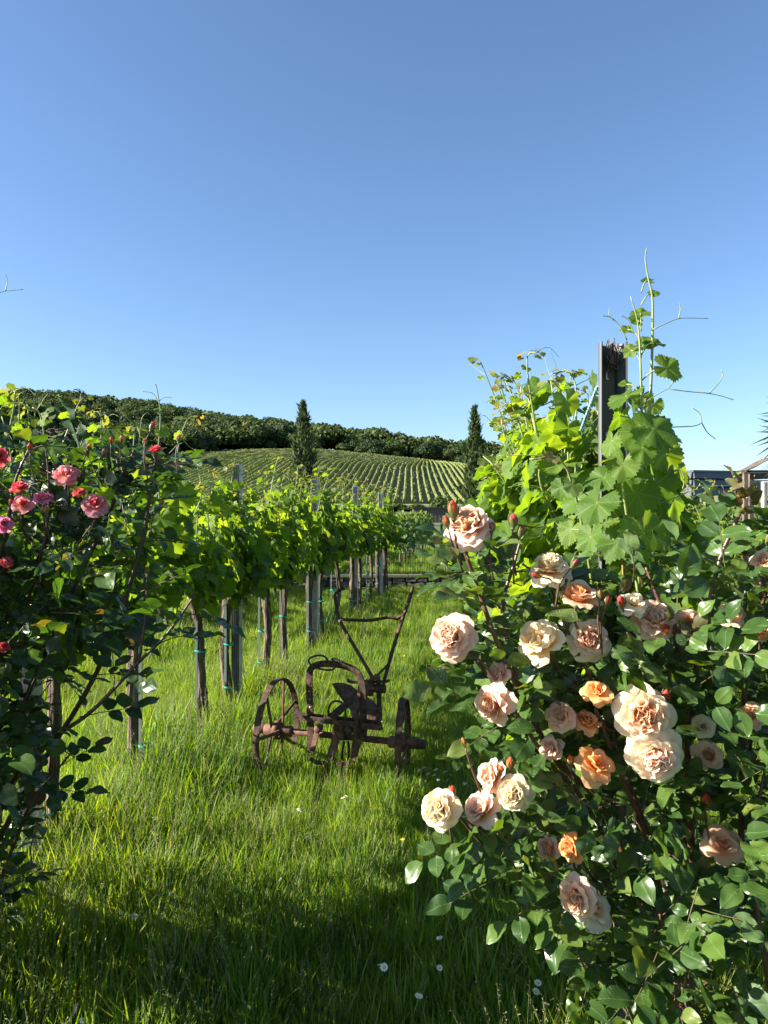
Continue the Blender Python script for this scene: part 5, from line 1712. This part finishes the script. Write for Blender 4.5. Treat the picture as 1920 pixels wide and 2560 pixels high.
F2 = [[q + 25 for q in f][::-1] for f in F] + [[edge[i], edge[(i + 1) % 16], edge[(i + 1) % 16] + 25, edge[i] + 25] for i in range(16)]
mb = MB(); mb.add(V + V2, F + F2); mb.build('mouldboard', M['rust_red'], PL)
pbar('share', [pl(900, 690, .42), pl(1000, 730, .40), pl(1080, 790, .36)], .06, .01)
# standards and crossbar
pbar('crossbar', smooth_path([pl(905, 292, .40), pl(912, 312, .40), pl(960, 322, .40), pl(1100, 320, .42), pl(1240, 318, .44), pl(1285, 308, .44), pl(1292, 298, .44)], 16), .018, .02)
pbar('standard', [pl(1100, 300, .42), pl(1104, 380, .42), pl(1108, 450, .42)], .052, .03)
pbar('standard', [pl(1195, 300, .44), pl(1195, 400, .44), pl(1205, 700, .44)], .03, .025)
mb = MB(); q = pl(1190, 380, .43); mb.tube([q - PX * .04, q + PX * .045], [.028, .028], 9); mb.build('clamp', M['rust'], PL)
pbar('hinge_plate', [pl(1120, 300, .42), pl(1160, 278, .42), pl(1205, 285, .42)], .03, .03, 'rust_red')
# flat tines below the axle
for (x0, y0, x1, y1, w_, m_) in ((612, 790, 568, 970, .034, 'rust_red'), (812, 790, 735, 1050, .052, 'rust_red'), (1018, 860, 950, 1060, .036, 'rust_red')):
    pbar('tine', [pl(x0, y0, -.05), pl((x0 + x1) / 2, (y0 + y1) / 2, -.075), pl(x1, y1, -.11)], w_, .012, m_)
pbar('link_bar', [pl(990, 610, -.1), pl(985, 700, -.1), pl(970, 850, -.1), pl(945, 1030, -.1)], .026, .012)
pbar('link_bar', [pl(1020, 330, -.04), pl(1000, 500, -.07), pl(990, 640, -.1)], .022, .014)
for X, Y, rr_ in ((622, 762, .022), (800, 745, .02), (850, 750, .018), (915, 775, .026), (1015, 800, .026), (740, 1022, .014)):
    q = pl(X, Y, -.055)
    mb = MB(); mb.tube([q + PY * .03, q - PY * .012, q - PY * .016], [rr_, rr_, rr_ * .7], 9); mb.build('bolt', M['rust_red'] if X < 700 else M['rust'], PL)
pbar('collar', [pl(770, 800, -.03), pl(880, 812, -.03)], .062, .07)
for pts_ in ([(545, 1040), (600, 1075), (670, 1082)], [(795, 1098), (850, 1092), (915, 1078)], [(670, 1080), (705, 1110), (690, 1200)]):
    pbar('scraper', smooth_path([pl(x, y, -.12) for x, y in pts_], 8), .024, .012, 'rust_red' if pts_[0][0] > 600 else 'rust')
for pts_ in ([(870, 880), (855, 960), (850, 1050)], [(905, 880), (915, 960), (905, 1040)]):
    mb = MB(); mb.tube(smooth_path([pl(x, y, .03) for x, y in pts_], 8), .008, 6); mb.build('rod', M['rust'], PL)
# handles
hr_ = smooth_path([pl(865, 1640, .44, 'b'), pl(900, 1500, .48, 'b'), pl(935, 1370, .52, 'b'), pl(985, 1190, .6, 'b'), pl(1100, 830, .8, 'b'), pl(1165, 640, .9, 'b'), pl(1232, 425, 1.02, 'b')], 26)
hl_ = smooth_path([pl(745, 1545, .44, 'b'), pl(650, 1380, .48, 'b'), pl(490, 1105, .6, 'b'), pl(345, 850, .74, 'b'), pl(300, 690, .84, 'b'), pl(282, 545, .9, 'b'), pl(285, 515, .93, 'b'), pl(330, 470, .96, 'b'), pl(398, 440, .98, 'b')], 26)
mb = MB(); mb.tube(hr_, taper(.0125, .0125, 26), 8, jit=.06); mb.build('handle', M['rust'], PL)
mb = MB(); mb.tube(hl_, taper(.0115, .0115, 26), 8, jit=.06); mb.build('handle', M['rust'], PL)
mb = MB(); mb.tube(smooth_path([pl(345, 818, .75, 'b'), pl(450, 828, .76, 'b'), pl(600, 832, .77, 'b'), pl(720, 832, .78, 'b'), pl(860, 808, .79, 'b'), pl(960, 796, .8, 'b'), pl(1035, 815, .81, 'b'), pl(1075, 785, .82, 'b'), pl(1125, 765, .82, 'b')], 22), .011, 8, jit=.06); mb.build('crosspiece', M['rust'], PL)
mb = MB(); mb.tube(smooth_path([pl(760, 1530, .44, 'b'), pl(805, 1500, .45, 'b'), pl(850, 1450, .47, 'b'), pl(925, 1375, .51, 'b')], 12), [.013, .015, .016, .013] + [.008] * 8, 7); mb.build('brace', M['rust'], PL)
# the loose loop of hose hung on the arch
mb = MB()
lp = [(715, 125), (690, 85), (630, 68), (565, 85), (535, 115), (550, 155), (600, 185), (670, 203), (745, 207), (785, 180), (780, 140), (755, 102), (800, 105), (860, 132)]
mb.tube(smooth_path([pl(x, y, -.07 - .012 * math.sin(i)) for i, (x, y) in enumerate(lp)], 46), .0058, 7)
tag(mb.build('hose_loop', M['rubber']), 'black cable looped over the top of the plough arch', 'cable')

# ------------------------------------------------------------------ dark pavilion, rose arch and palm on the right
pd = 10.5
c0 = at(1733, 1177, pd)
PV = empty('pavilion', (c0.x, pd, 0), 'anthracite clad pavilion with stepped edge boards behind the far right vine row', 'pavilion')
e1 = Vector((math.cos(R(16)), math.sin(R(16)), 0))      # front face, receding to the right
e2 = Vector((-math.sin(R(16)) * .9, 1, 0)).normalized()  # left face, away from the camera
zt, hb = c0.z, .118
def clad(q0, q1, z0, h_, out, t=.02):
    mb = MB()
    V = []
    for q in (q0, q1):
        for dz, do in ((0, .0), (0, t), (h_, t * .4), (h_, 0)):
            V.append(tuple(q + Vector((0, 0, z0 + dz)) + out * do))
    mb.add(V, [[0, 1, 5, 4], [1, 2, 6, 5], [2, 3, 7, 6], [3, 0, 4, 7], [3, 2, 1, 0], [4, 5, 6, 7]])
    mb.build('cladding_board', M['cladding'], PV, False)
fo = Vector((e1.y, -e1.x, 0)); lo_ = Vector((-e2.y, e2.x, 0))
cb = Vector((c0.x, c0.y, 0))
for i in range(3):
    z_ = zt - (i + 1) * hb + .012
    clad(cb, cb + e1 * .72, z_, hb - .024, fo, .035); clad(cb + e2 * .01, cb + e2 * 3.0, z_, hb - .024, lo_, .035)
mb = MB(); V = []
for z_ in (zt - .02, zt + .01):
    V += [tuple(q + Vector((0, 0, z_))) for q in (cb - e1 * .02 + fo * .03, cb + e1 * 2.6 + fo * .03, cb + e1 * 2.6 + e2 * 3, cb + e2 * 3.0 + lo_ * .03)]
mb.add(V, [[0, 3, 2, 1], [4, 5, 6, 7], [0, 1, 5, 4], [1, 2, 6, 5], [2, 3, 7, 6], [3, 0, 4, 7]]); mb.build('roof', M['cladding'], PV, False)
mb = MB(); mb.bar(cb + e1 * .36 + fo * -.02 + Vector((0, 0, zt - hb * 1.5)), cb + e1 * .70 + fo * -.02 + Vector((0, 0, zt - hb * 1.5)), .02, hb * 2.9); mb.bar(cb + fo * -.02 + e1 * .02 + Vector((0, 0, zt - hb * 1.5)), cb + e1 * .36 + fo * -.02 + Vector((0, 0, zt - hb * 1.5)), .02, hb * 2.9); mb.build('backing', M['black'], PV, False)
for q in (cb + e1 * .08 + e2 * .06, cb + e1 * 2.4 + e2 * .06, cb + e1 * .08 + e2 * 2.8, cb + e1 * 2.4 + e2 * 2.8):
    mb = MB(); mb.box(q + Vector((0, 0, (zt - .03) / 2)), (.09, .09, zt - .06)); mb.build('post', M['black'], PV, False)
for i in range(7):
    mb = MB(); mb.box(cb + e1 * (.06 + .4 * i) + e2 * 2.86 + Vector((0, 0, (zt - .4) / 2 + .02)), (.395, .05, zt - .44)); mb.build('wall_panel', M['black'], PV, False)
mb = MB(); mb.bar(cb + e1 * .72 + fo * .02 + Vector((0, 0, zt - .06)), cb + e1 * 2.5 + fo * .02 + Vector((0, 0, zt - .06)), .05, .085); mb.build('beam', M['black'], PV, False)
mb = MB(); mb.bar(cb + e1 * .72 + fo * .0 + Vector((0, 0, zt - .20)), cb + e1 * 2.5 + Vector((0, 0, zt - .20)), .06, .16); mb.build('awning_box', M['cladding'], PV, False)
mb = MB(); mb.bar(cb + e1 * .75 + fo * .02 + Vector((0, 0, zt - .15)), cb + e1 * .75 + fo * .02 + Vector((0, 0, .0)), .09, .08, up=(0, 1, 0)); mb.build('post', M['black'], PV, False)

ad = 4.6
RA = empty('rose_arch', Vector((at(1871, 1280, ad).x, ad, 0)), 'brown steel rose arch with a curved flat band at the right edge', 'arch')
for px, dd_, m_ in ((1863, ad, 'archsteel'), (1877, ad + .12, 'archsteel')):
    q = at(px, 1180, dd_)
    mb = MB(); mb.box((q.x, q.y, q.z / 2), (.026, .026, q.z)); mb.build('post', M[m_], RA, False)
band = smooth_path([at(1862, 1178, ad), at(1885, 1168, ad + .0), at(1905, 1156, ad), at(1930, 1146, ad), at(1990, 1135, ad), at(2080, 1150, ad), at(2150, 1200, ad), at(2170, 1300, ad), at(2170, 1600, ad), at(2170, 1890, ad)], 30)
V, F = [], []
for q in band: V += [(q.x, q.y - .03, q.z), (q.x, q.y + .10, q.z), (q.x, q.y + .10, q.z + .006), (q.x, q.y - .03, q.z + .006)]
for i in range(29):
    for k_ in range(4): F.append([4 * i + k_, 4 * i + (k_ + 1) % 4, 4 * i + 4 + (k_ + 1) % 4, 4 * i + 4 + k_])
mb = MB(); mb.add(V, F); mb.build('band', M['archsteel'], RA, False)
mb = MB(); mb.tube([at(1862, 1180, ad), at(2170, 1180, ad)], .012, 7); mb.build('crossbar', M['black'], RA)

# palm beyond the right edge of the view, fingers of two fans reach in
pb_ = Vector((at(2088, 1280, 6.5).x, 6.5, 0))
PM = empty('palm_tree', pb_, 'fan palm whose narrow leaf fingers reach in at the right edge', 'palm')
mb = MB(); mb.tube([pb_, pb_ + Vector((0, 0, 1.1)), pb_ + Vector((.02, 0, 2.2))], [.13, .11, .10], 10, jit=.15); mb.build('trunk', M['bark_dark'], PM)
for i in range(14):
    a = i * 2.4; el = R([25, 50, 5, -20][i % 4])
    d_ = Vector((math.cos(a) * math.cos(el), math.sin(a) * math.cos(el), math.sin(el)))
    if i == 0: d_ = (at(1962, 1085, 6.4) - (pb_ + Vector((0, 0, 2.2)))).normalized()
    if i == 1: d_ = (at(1970, 1155, 6.3) - (pb_ + Vector((0, 0, 2.2)))).normalized()
    h0 = pb_ + Vector((0, 0, 2.2)); L = .42
    mb = MB(); mb.tube([h0, h0 + d_ * L * .5 + Vector((0, 0, .02)), h0 + d_ * L], [.012, .009, .007], 5); mb.build('leaf_stalk', M['palm'], PM)
    A, x, y = frame(tuple(d_))
    if abs(y[2]) > abs(x[2]): x, y = y, x
    c = h0 + d_ * L
    V, F = [], []
    for j in range(17):
        t = (j - 8) / 8 * 1.35
        fd = Vector(A) * math.cos(t) + Vector(y if i % 2 else x) * math.sin(t)
        ln = .42 * (1 - .2 * abs(t) / 1.35) * random.uniform(.85, 1.1)
        sd = fd.cross(Vector(x if i % 2 else y)).normalized() * .011
        up = Vector(x if i % 2 else y) * .006
        dr = Vector((0, 0, -.10 * random.uniform(.2, 1.3)))
        k_ = len(V)
        V += [tuple(c), tuple(c + fd * ln * .5 - sd), tuple(c + fd * ln * .5 + up), tuple(c + fd * ln * .5 + sd), tuple(c + fd * ln + dr)]
        F += [[k_, k_ + 1, k_ + 2], [k_, k_ + 2, k_ + 3], [k_ + 1, k_ + 4, k_ + 2], [k_ + 2, k_ + 4, k_ + 3]]
    mb = MB(); mb.add(V, F); mb.build('fan_leaf', M['palm'], PM, False)

# dry vine prunings hanging on a wire at the left
mb = MB(); tp = at(145, 1085, 6.0)
for j in range(46):
    q0 = tp + Vector((random.uniform(-.16, .16), random.uniform(-.05, .05), random.uniform(-.05, .05)))
    d_ = Vector((random.uniform(.2, 1), random.uniform(-.3, .3), random.uniform(-.7, .1))) * random.uniform(.05, .12)
    mb.tube([q0, q0 + d_ * .5 + Vector((0, 0, .01)), q0 + d_], [.003, .0025, .001], 4)
tag(mb.build('dry_prunings', M['drytwig']), 'bundle of dry brown vine prunings hanging on the wire above the pink roses', 'twigs')

# ------------------------------------------------------------------ grass
def tuft(seed, n, hmin, hmax, spread, wmul=1.0, seedheads=0, weed=0):
    r = np.random.default_rng(seed)
    mb = MB(); ng, ns = 0, 0
    for i in range(n):
        a = r.uniform(0, 6.28); q = spread * math.sqrt(r.uniform(0, 1))
        x, y = math.cos(a) * q, math.sin(a) * q
        h = r.uniform(hmin, hmax) * r.choice([.75, 1, 1, 1.15])
        w = r.uniform(.0015, .0033) * wmul
        b = r.uniform(0, 6.28)
        lean = r.uniform(.05, .75) ** 1.3
        dx, dy = math.cos(b), math.sin(b)
        fx, fy = -dy, dx
        V, F = [], []
        for k_, t in enumerate((0, .35, .68, 1)):
            out = lean * h * t ** 1.8
            z_ = h * (t - .35 * lean * t * t)
            ww = w * (1.0, 1.0, .75, .05)[k_]
            tw = .3 * t
            V += [(x + dx * out - (fx + dx * tw) * ww, y + dy * out - (fy + dy * tw) * ww, z_), (x + dx * out + (fx + dx * tw) * ww, y + dy * out + (fy + dy * tw) * ww, z_)]
        for k_ in range(3): F.append([2 * k_, 2 * k_ + 1, 2 * k_ + 3, 2 * k_ + 2])
        mb.add(V, F); ng += 3
    nsd = 0
    for i in range(seedheads):
        a = r.uniform(0, 6.28); q = spread * r.uniform(0, 1)
        x, y = math.cos(a) * q, math.sin(a) * q
        h = r.uniform(hmax * 1.1, hmax * 1.7); b = r.uniform(0, 6.28); ln = r.uniform(.1, .35)
        pt = [(x + math.cos(b) * ln * h * t * t, y + math.sin(b) * ln * h * t * t, h * t) for t in (0, .5, 1)]
        n0 = len(mb.F)
        mb.tube(pt, [.0009, .0008, .0006], 3, cap=False)
        for t in np.linspace(.8, 1.05, 12):
            c = np.array([x + math.cos(b) * ln * h * t * t, y + math.sin(b) * ln * h * t * t, h * t])
            d_ = nrm(r.normal(0, 1, 3) + np.array([0, 0, 1.0])) * .009
            s_ = nrm(r.normal(0, 1, 3)) * .0016
            mb.add([c, c + d_ * .5 + s_, c + d_, c + d_ * .5 - s_], [[0, 1, 2, 3]])
        nsd += len(mb.F) - n0
    nw = 0
    for i in range(weed):
        v, f, _ = T_ROSE_LO[i % 3]
        a = r.uniform(0, 6.28); el = r.uniform(.2, .9)
        t_ = np.array([math.cos(a) * math.cos(el), math.sin(a) * math.cos(el), math.sin(el)])
        n_ = np.array([-math.cos(a) * math.sin(el), -math.sin(a) * math.sin(el), math.cos(el)]) + r.normal(0, .2, 3)
        A_, P_ = mats_from([np.array([math.cos(a) * .02, math.sin(a) * .02, .01])], [t_], [n_], [r.uniform(.08, .16)])
        n0 = len(mb.F)
        mb.add(np.einsum('ij,kj->ki', A_[0], v) + P_[0], f); nw += len(mb.F) - n0
    me = mb.mesh('grass_tuft', smooth=True)
    me.materials.append(M['grass']); me.materials.append(M['seed']); me.materials.append(M['weed'])
    mi = np.zeros(len(me.polygons), np.int32); mi[ng:ng + nsd] = 1; mi[ng + nsd:] = 2
    me.polygons.foreach_set('material_index', mi)
    return me


gc = bpy.data.collections.new('grass_tufts')
TUFTS = [tuft(1, 74, .09, .20, .075), tuft(2, 72, .10, .23, .08), tuft(3, 60, .13, .28, .07), tuft(4, 66, .08, .17, .09), tuft(5, 46, .12, .24, .07, 1.3), tuft(6, 50, .11, .22, .08, 1, 4), tuft(7, 34, .08, .17, .09, 1, 1, 9), tuft(8, 44, .14, .31, .06, 1.5)]
for i, me in enumerate(TUFTS):
    gc.objects.link(bpy.data.objects.new('grass_tuft_%02d' % i, me))
rg = np.random.default_rng(77)


def scatter_pts(n, x0, x1, y0, y1, keep=None):
    x = rg.uniform(x0, x1, n); y = rg.uniform(y0, y1, n)
    if keep is not None:
        k_ = keep(x, y); x, y = x[k_], y[k_]
    return x, y


XY = [scatter_pts(11000, -2.6, 2.2, .9, 3.6), scatter_pts(11000, -3.8, 3.2, 3.6, 7.0), scatter_pts(12500, -6.5, 4.5, 7.0, WALL_Y - .05), scatter_pts(2200, -9, -2.6, .5, 9), scatter_pts(1600, 2.2, 7, .5, 9),
      scatter_pts(6500, -9, 6, WALL_Y + .3, 26)]
gx = np.concatenate([q[0] for q in XY]); gy = np.concatenate([q[1] for q in XY])
gz_ = zf(gx, gy)
n = len(gx)
# patches of taller and shorter growth
pat = .5 + .5 * np.sin(gx * 2.3 + 1.3 * np.sin(gy * 1.1)) * np.cos(gy * 1.7 + gx * .8)
lat_ = gx - SL * gy
rowd = np.min(np.abs(np.stack([lat_ - b for b in BASES.values()])), 0)
tall = np.clip(1.2 - rowd / .55, 0, 1)
scl = (.62 + .38 * pat + .28 * tall) * rg.uniform(.8, 1.2, n)
beyond = gy > WALL_Y + .2
scl = np.where(beyond, scl * .75, scl)
scl *= 1 + .18 * np.exp(-(((gx - PO.x - .05) / .62) ** 2 + ((gy - PO.y + .12) / .3) ** 2))
scl *= 1 + .55 * np.exp(-(((gx - hubR.x) / .16) ** 2 + ((gy - hubR.y + .32) / .14) ** 2))
scl *= np.where(beyond, 1, np.interp(gy, [0, 7, 10, 13.5, 15.3], [1, 1.08, 1.0, .72, .45]))
idx = rg.choice(8, n, p=[.19, .19, .11, .15, .1, .09, .11, .06])
me = bpy.data.meshes.new('meadow_grass')
me.vertices.add(n)
me.vertices.foreach_set('co', np.stack([gx, gy, gz_ - .005], 1).astype(np.float32).ravel())
for nm, arr, ty in (('scl', scl.astype(np.float32), 'FLOAT'), ('idx', idx.astype(np.int32), 'INT')):
    at_ = me.attributes.new(nm, ty, 'POINT'); at_.data.foreach_set('value', arr)
rot = np.stack([rg.normal(0, .10, n), rg.normal(0, .10, n), rg.uniform(0, 6.28, n)], 1).astype(np.float32)
at_ = me.attributes.new('rot', 'FLOAT_VECTOR', 'POINT'); at_.data.foreach_set('vector', rot.ravel())
me.update()
go = put('meadow_grass', me)
tag(go, 'long lush green grass of the vineyard path', 'grass', kind='stuff')
ng = bpy.data.node_groups.new('grass_scatter', 'GeometryNodeTree')
ng.interface.new_socket('Geometry', in_out='INPUT', socket_type='NodeSocketGeometry')
ng.interface.new_socket('Geometry', in_out='OUTPUT', socket_type='NodeSocketGeometry')
gi, go_ = ng.nodes.new('NodeGroupInput'), ng.nodes.new('NodeGroupOutput')
iop = ng.nodes.new('GeometryNodeInstanceOnPoints')
ci = ng.nodes.new('GeometryNodeCollectionInfo')
ci.inputs['Collection'].default_value = gc
ci.inputs['Separate Children'].default_value = True
ci.inputs['Reset Children'].default_value = True
def nattr(nm, ty):
    q = ng.nodes.new('GeometryNodeInputNamedAttribute'); q.data_type = ty
    q.inputs['Name'].default_value = nm
    return q.outputs['Attribute']
e2r = ng.nodes.new('FunctionNodeEulerToRotation')
ng.links.new(nattr('rot', 'FLOAT_VECTOR'), e2r.inputs[0])
ng.links.new(gi.outputs[0], iop.inputs['Points'])
ng.links.new(ci.outputs[0], iop.inputs['Instance'])
iop.inputs['Pick Instance'].default_value = True
ng.links.new(nattr('idx', 'INT'), iop.inputs['Instance Index'])
ng.links.new(e2r.outputs[0], iop.inputs['Rotation'])
ng.links.new(nattr('scl', 'FLOAT'), iop.inputs['Scale'])
ng.links.new(iop.outputs[0], go_.inputs[0])
md = go.modifiers.new('scatter', 'NODES'); md.node_group = ng

# daisies, each one a thing
def daisy_mesh():
    mb = MB()
    n = 15
    for i in range(n):
        a = 2 * math.pi * i / n + random.uniform(-.06, .06)
        d_ = np.array([math.cos(a), math.sin(a), 0]); s_ = np.array([-math.sin(a), math.cos(a), 0])
        mb.add([d_ * .003, d_ * .008 + s_ * .0017 + [0, 0, .001], d_ * .0125 + [0, 0, random.uniform(-.001, .002)], d_ * .008 - s_ * .0017 + [0, 0, .001]], [[0, 3, 2, 1]])
    return mb.mesh('daisy_petals', smooth=False)
DP = [daisy_mesh() for _ in range(3)]
mb = MB(); mb.tube([(0, 0, -.001), (0, 0, .002), (0, 0, .0035)], [.003, .0042, .002], 8); DD = mb.mesh('daisy_disc')
mb = MB(); mb.tube([(0, 0, 0), (.004, .003, -.08), (0, .008, -.17)], [.0009, .0009, .001], 4); DS = mb.mesh('daisy_stem')
D_ = [(1047, 2490), (1364, 2509), (1383, 2498), (1345, 2457), (1340, 2479), (1481, 2512), (1503, 2512), (1099, 2420), (951, 2413), (960, 2418), (336, 2291), (376, 2334), (206, 2551), (300, 2280), (1099, 2345), (857, 1995), (866, 1990), (390, 2048), (402, 2046), (746, 2024), (752, 2030), (1060, 1919), (1075, 1921), (1090, 1924),
      (1100, 1927), (1112, 1930), (1127, 1938), (1070, 1935), (1085, 1938), (1050, 1926), (1120, 1950), (1040, 1955), (1095, 1949), (1135, 1922), (1160, 1960), (575, 1870), (830, 1730), (1000, 1760), (880, 1650), (1010, 1640), (905, 1600), (950, 1560), (560, 2350), (700, 2200), (1230, 2330)]
for i, (px, py) in enumerate(D_):
    zc = .20 if py > 2200 else .19
    d = (CAM_H - zc) * FPX / (py - HZ)
    c = at(px, py, d)
    z0 = float(zf(c.x, c.y))
    where = 'in the shaded grass at the bottom of the garden path' if py > 2200 else ('in the cluster beside the right plough wheel' if px > 1030 and py > 1900 else 'in the sunny grass of the path')
    e = empty('daisy', c, 'small white daisy ' + where, 'daisy', 'daisies ' + where)
    e.rotation_euler = (random.uniform(.2, .8), random.uniform(-.5, .3), random.uniform(0, 6))
    s_ = random.uniform(.85, 1.15)
    e.scale = (s_, s_, s_)
    put('petals', DP[i % 3], M['daisy'], e); put('disc', DD, M['yellow'], e); put('stem', DS, M['shoot'], e)
for i, (px, py) in enumerate([(1343, 2383), (995, 1748), (1005, 2100), (560, 1740)]):
    d = (CAM_H - .2) * FPX / (py - HZ)
    c = at(px, py, d)
    e = empty('buttercup', c, ['small yellow buttercup below the peach roses', 'small yellow buttercup in front of the stone wall path grass', 'small yellow buttercup left of the lowest peach roses', 'small yellow buttercup left of the plough wheel'][i], 'buttercup', 'buttercups in the grass')
    mb = MB()
    for k_ in range(5):
        a = k_ * 1.257
        d_ = np.array([math.cos(a), math.sin(a), .35]); s_ = np.array([-math.sin(a), math.cos(a), 0])
        mb.add([d_ * 0, d_ * .006 + s_ * .005, d_ * .011, d_ * .006 - s_ * .005], [[0, 3, 2, 1]])
    put('petals', mb.mesh('buttercup_petals', smooth=False), M['yellow'], e); put('stem', DS, M['shoot'], e)
# a dropped pink petal and an orange petal lying in the grass
for px, py, pal, lab in ((178, 2540, 'p_blush', 'fallen pale pink petal lying in the grass at the bottom left'), (570, 1815, 'p_coral', 'fallen coral petal lying in the grass left of the plough')):
    d = (CAM_H - .17) * FPX / (py - HZ)
    c = np.array(tuple(at(px, py, d)))
    A_, P_ = mats_from([c], [(.3, -.6, .7)], [(0, -.6, .8)], [.05 if py > 2000 else .035])
    Mx = Matrix.Identity(4)
    for a_ in range(3):
        for b_ in range(3): Mx[a_][b_] = A_[0][a_, b_]
        Mx[a_][3] = c[a_]
    tag(put('fallen_petal', ME_PET['outer'][0], M[pal], None, M=Mx), lab, 'petal')
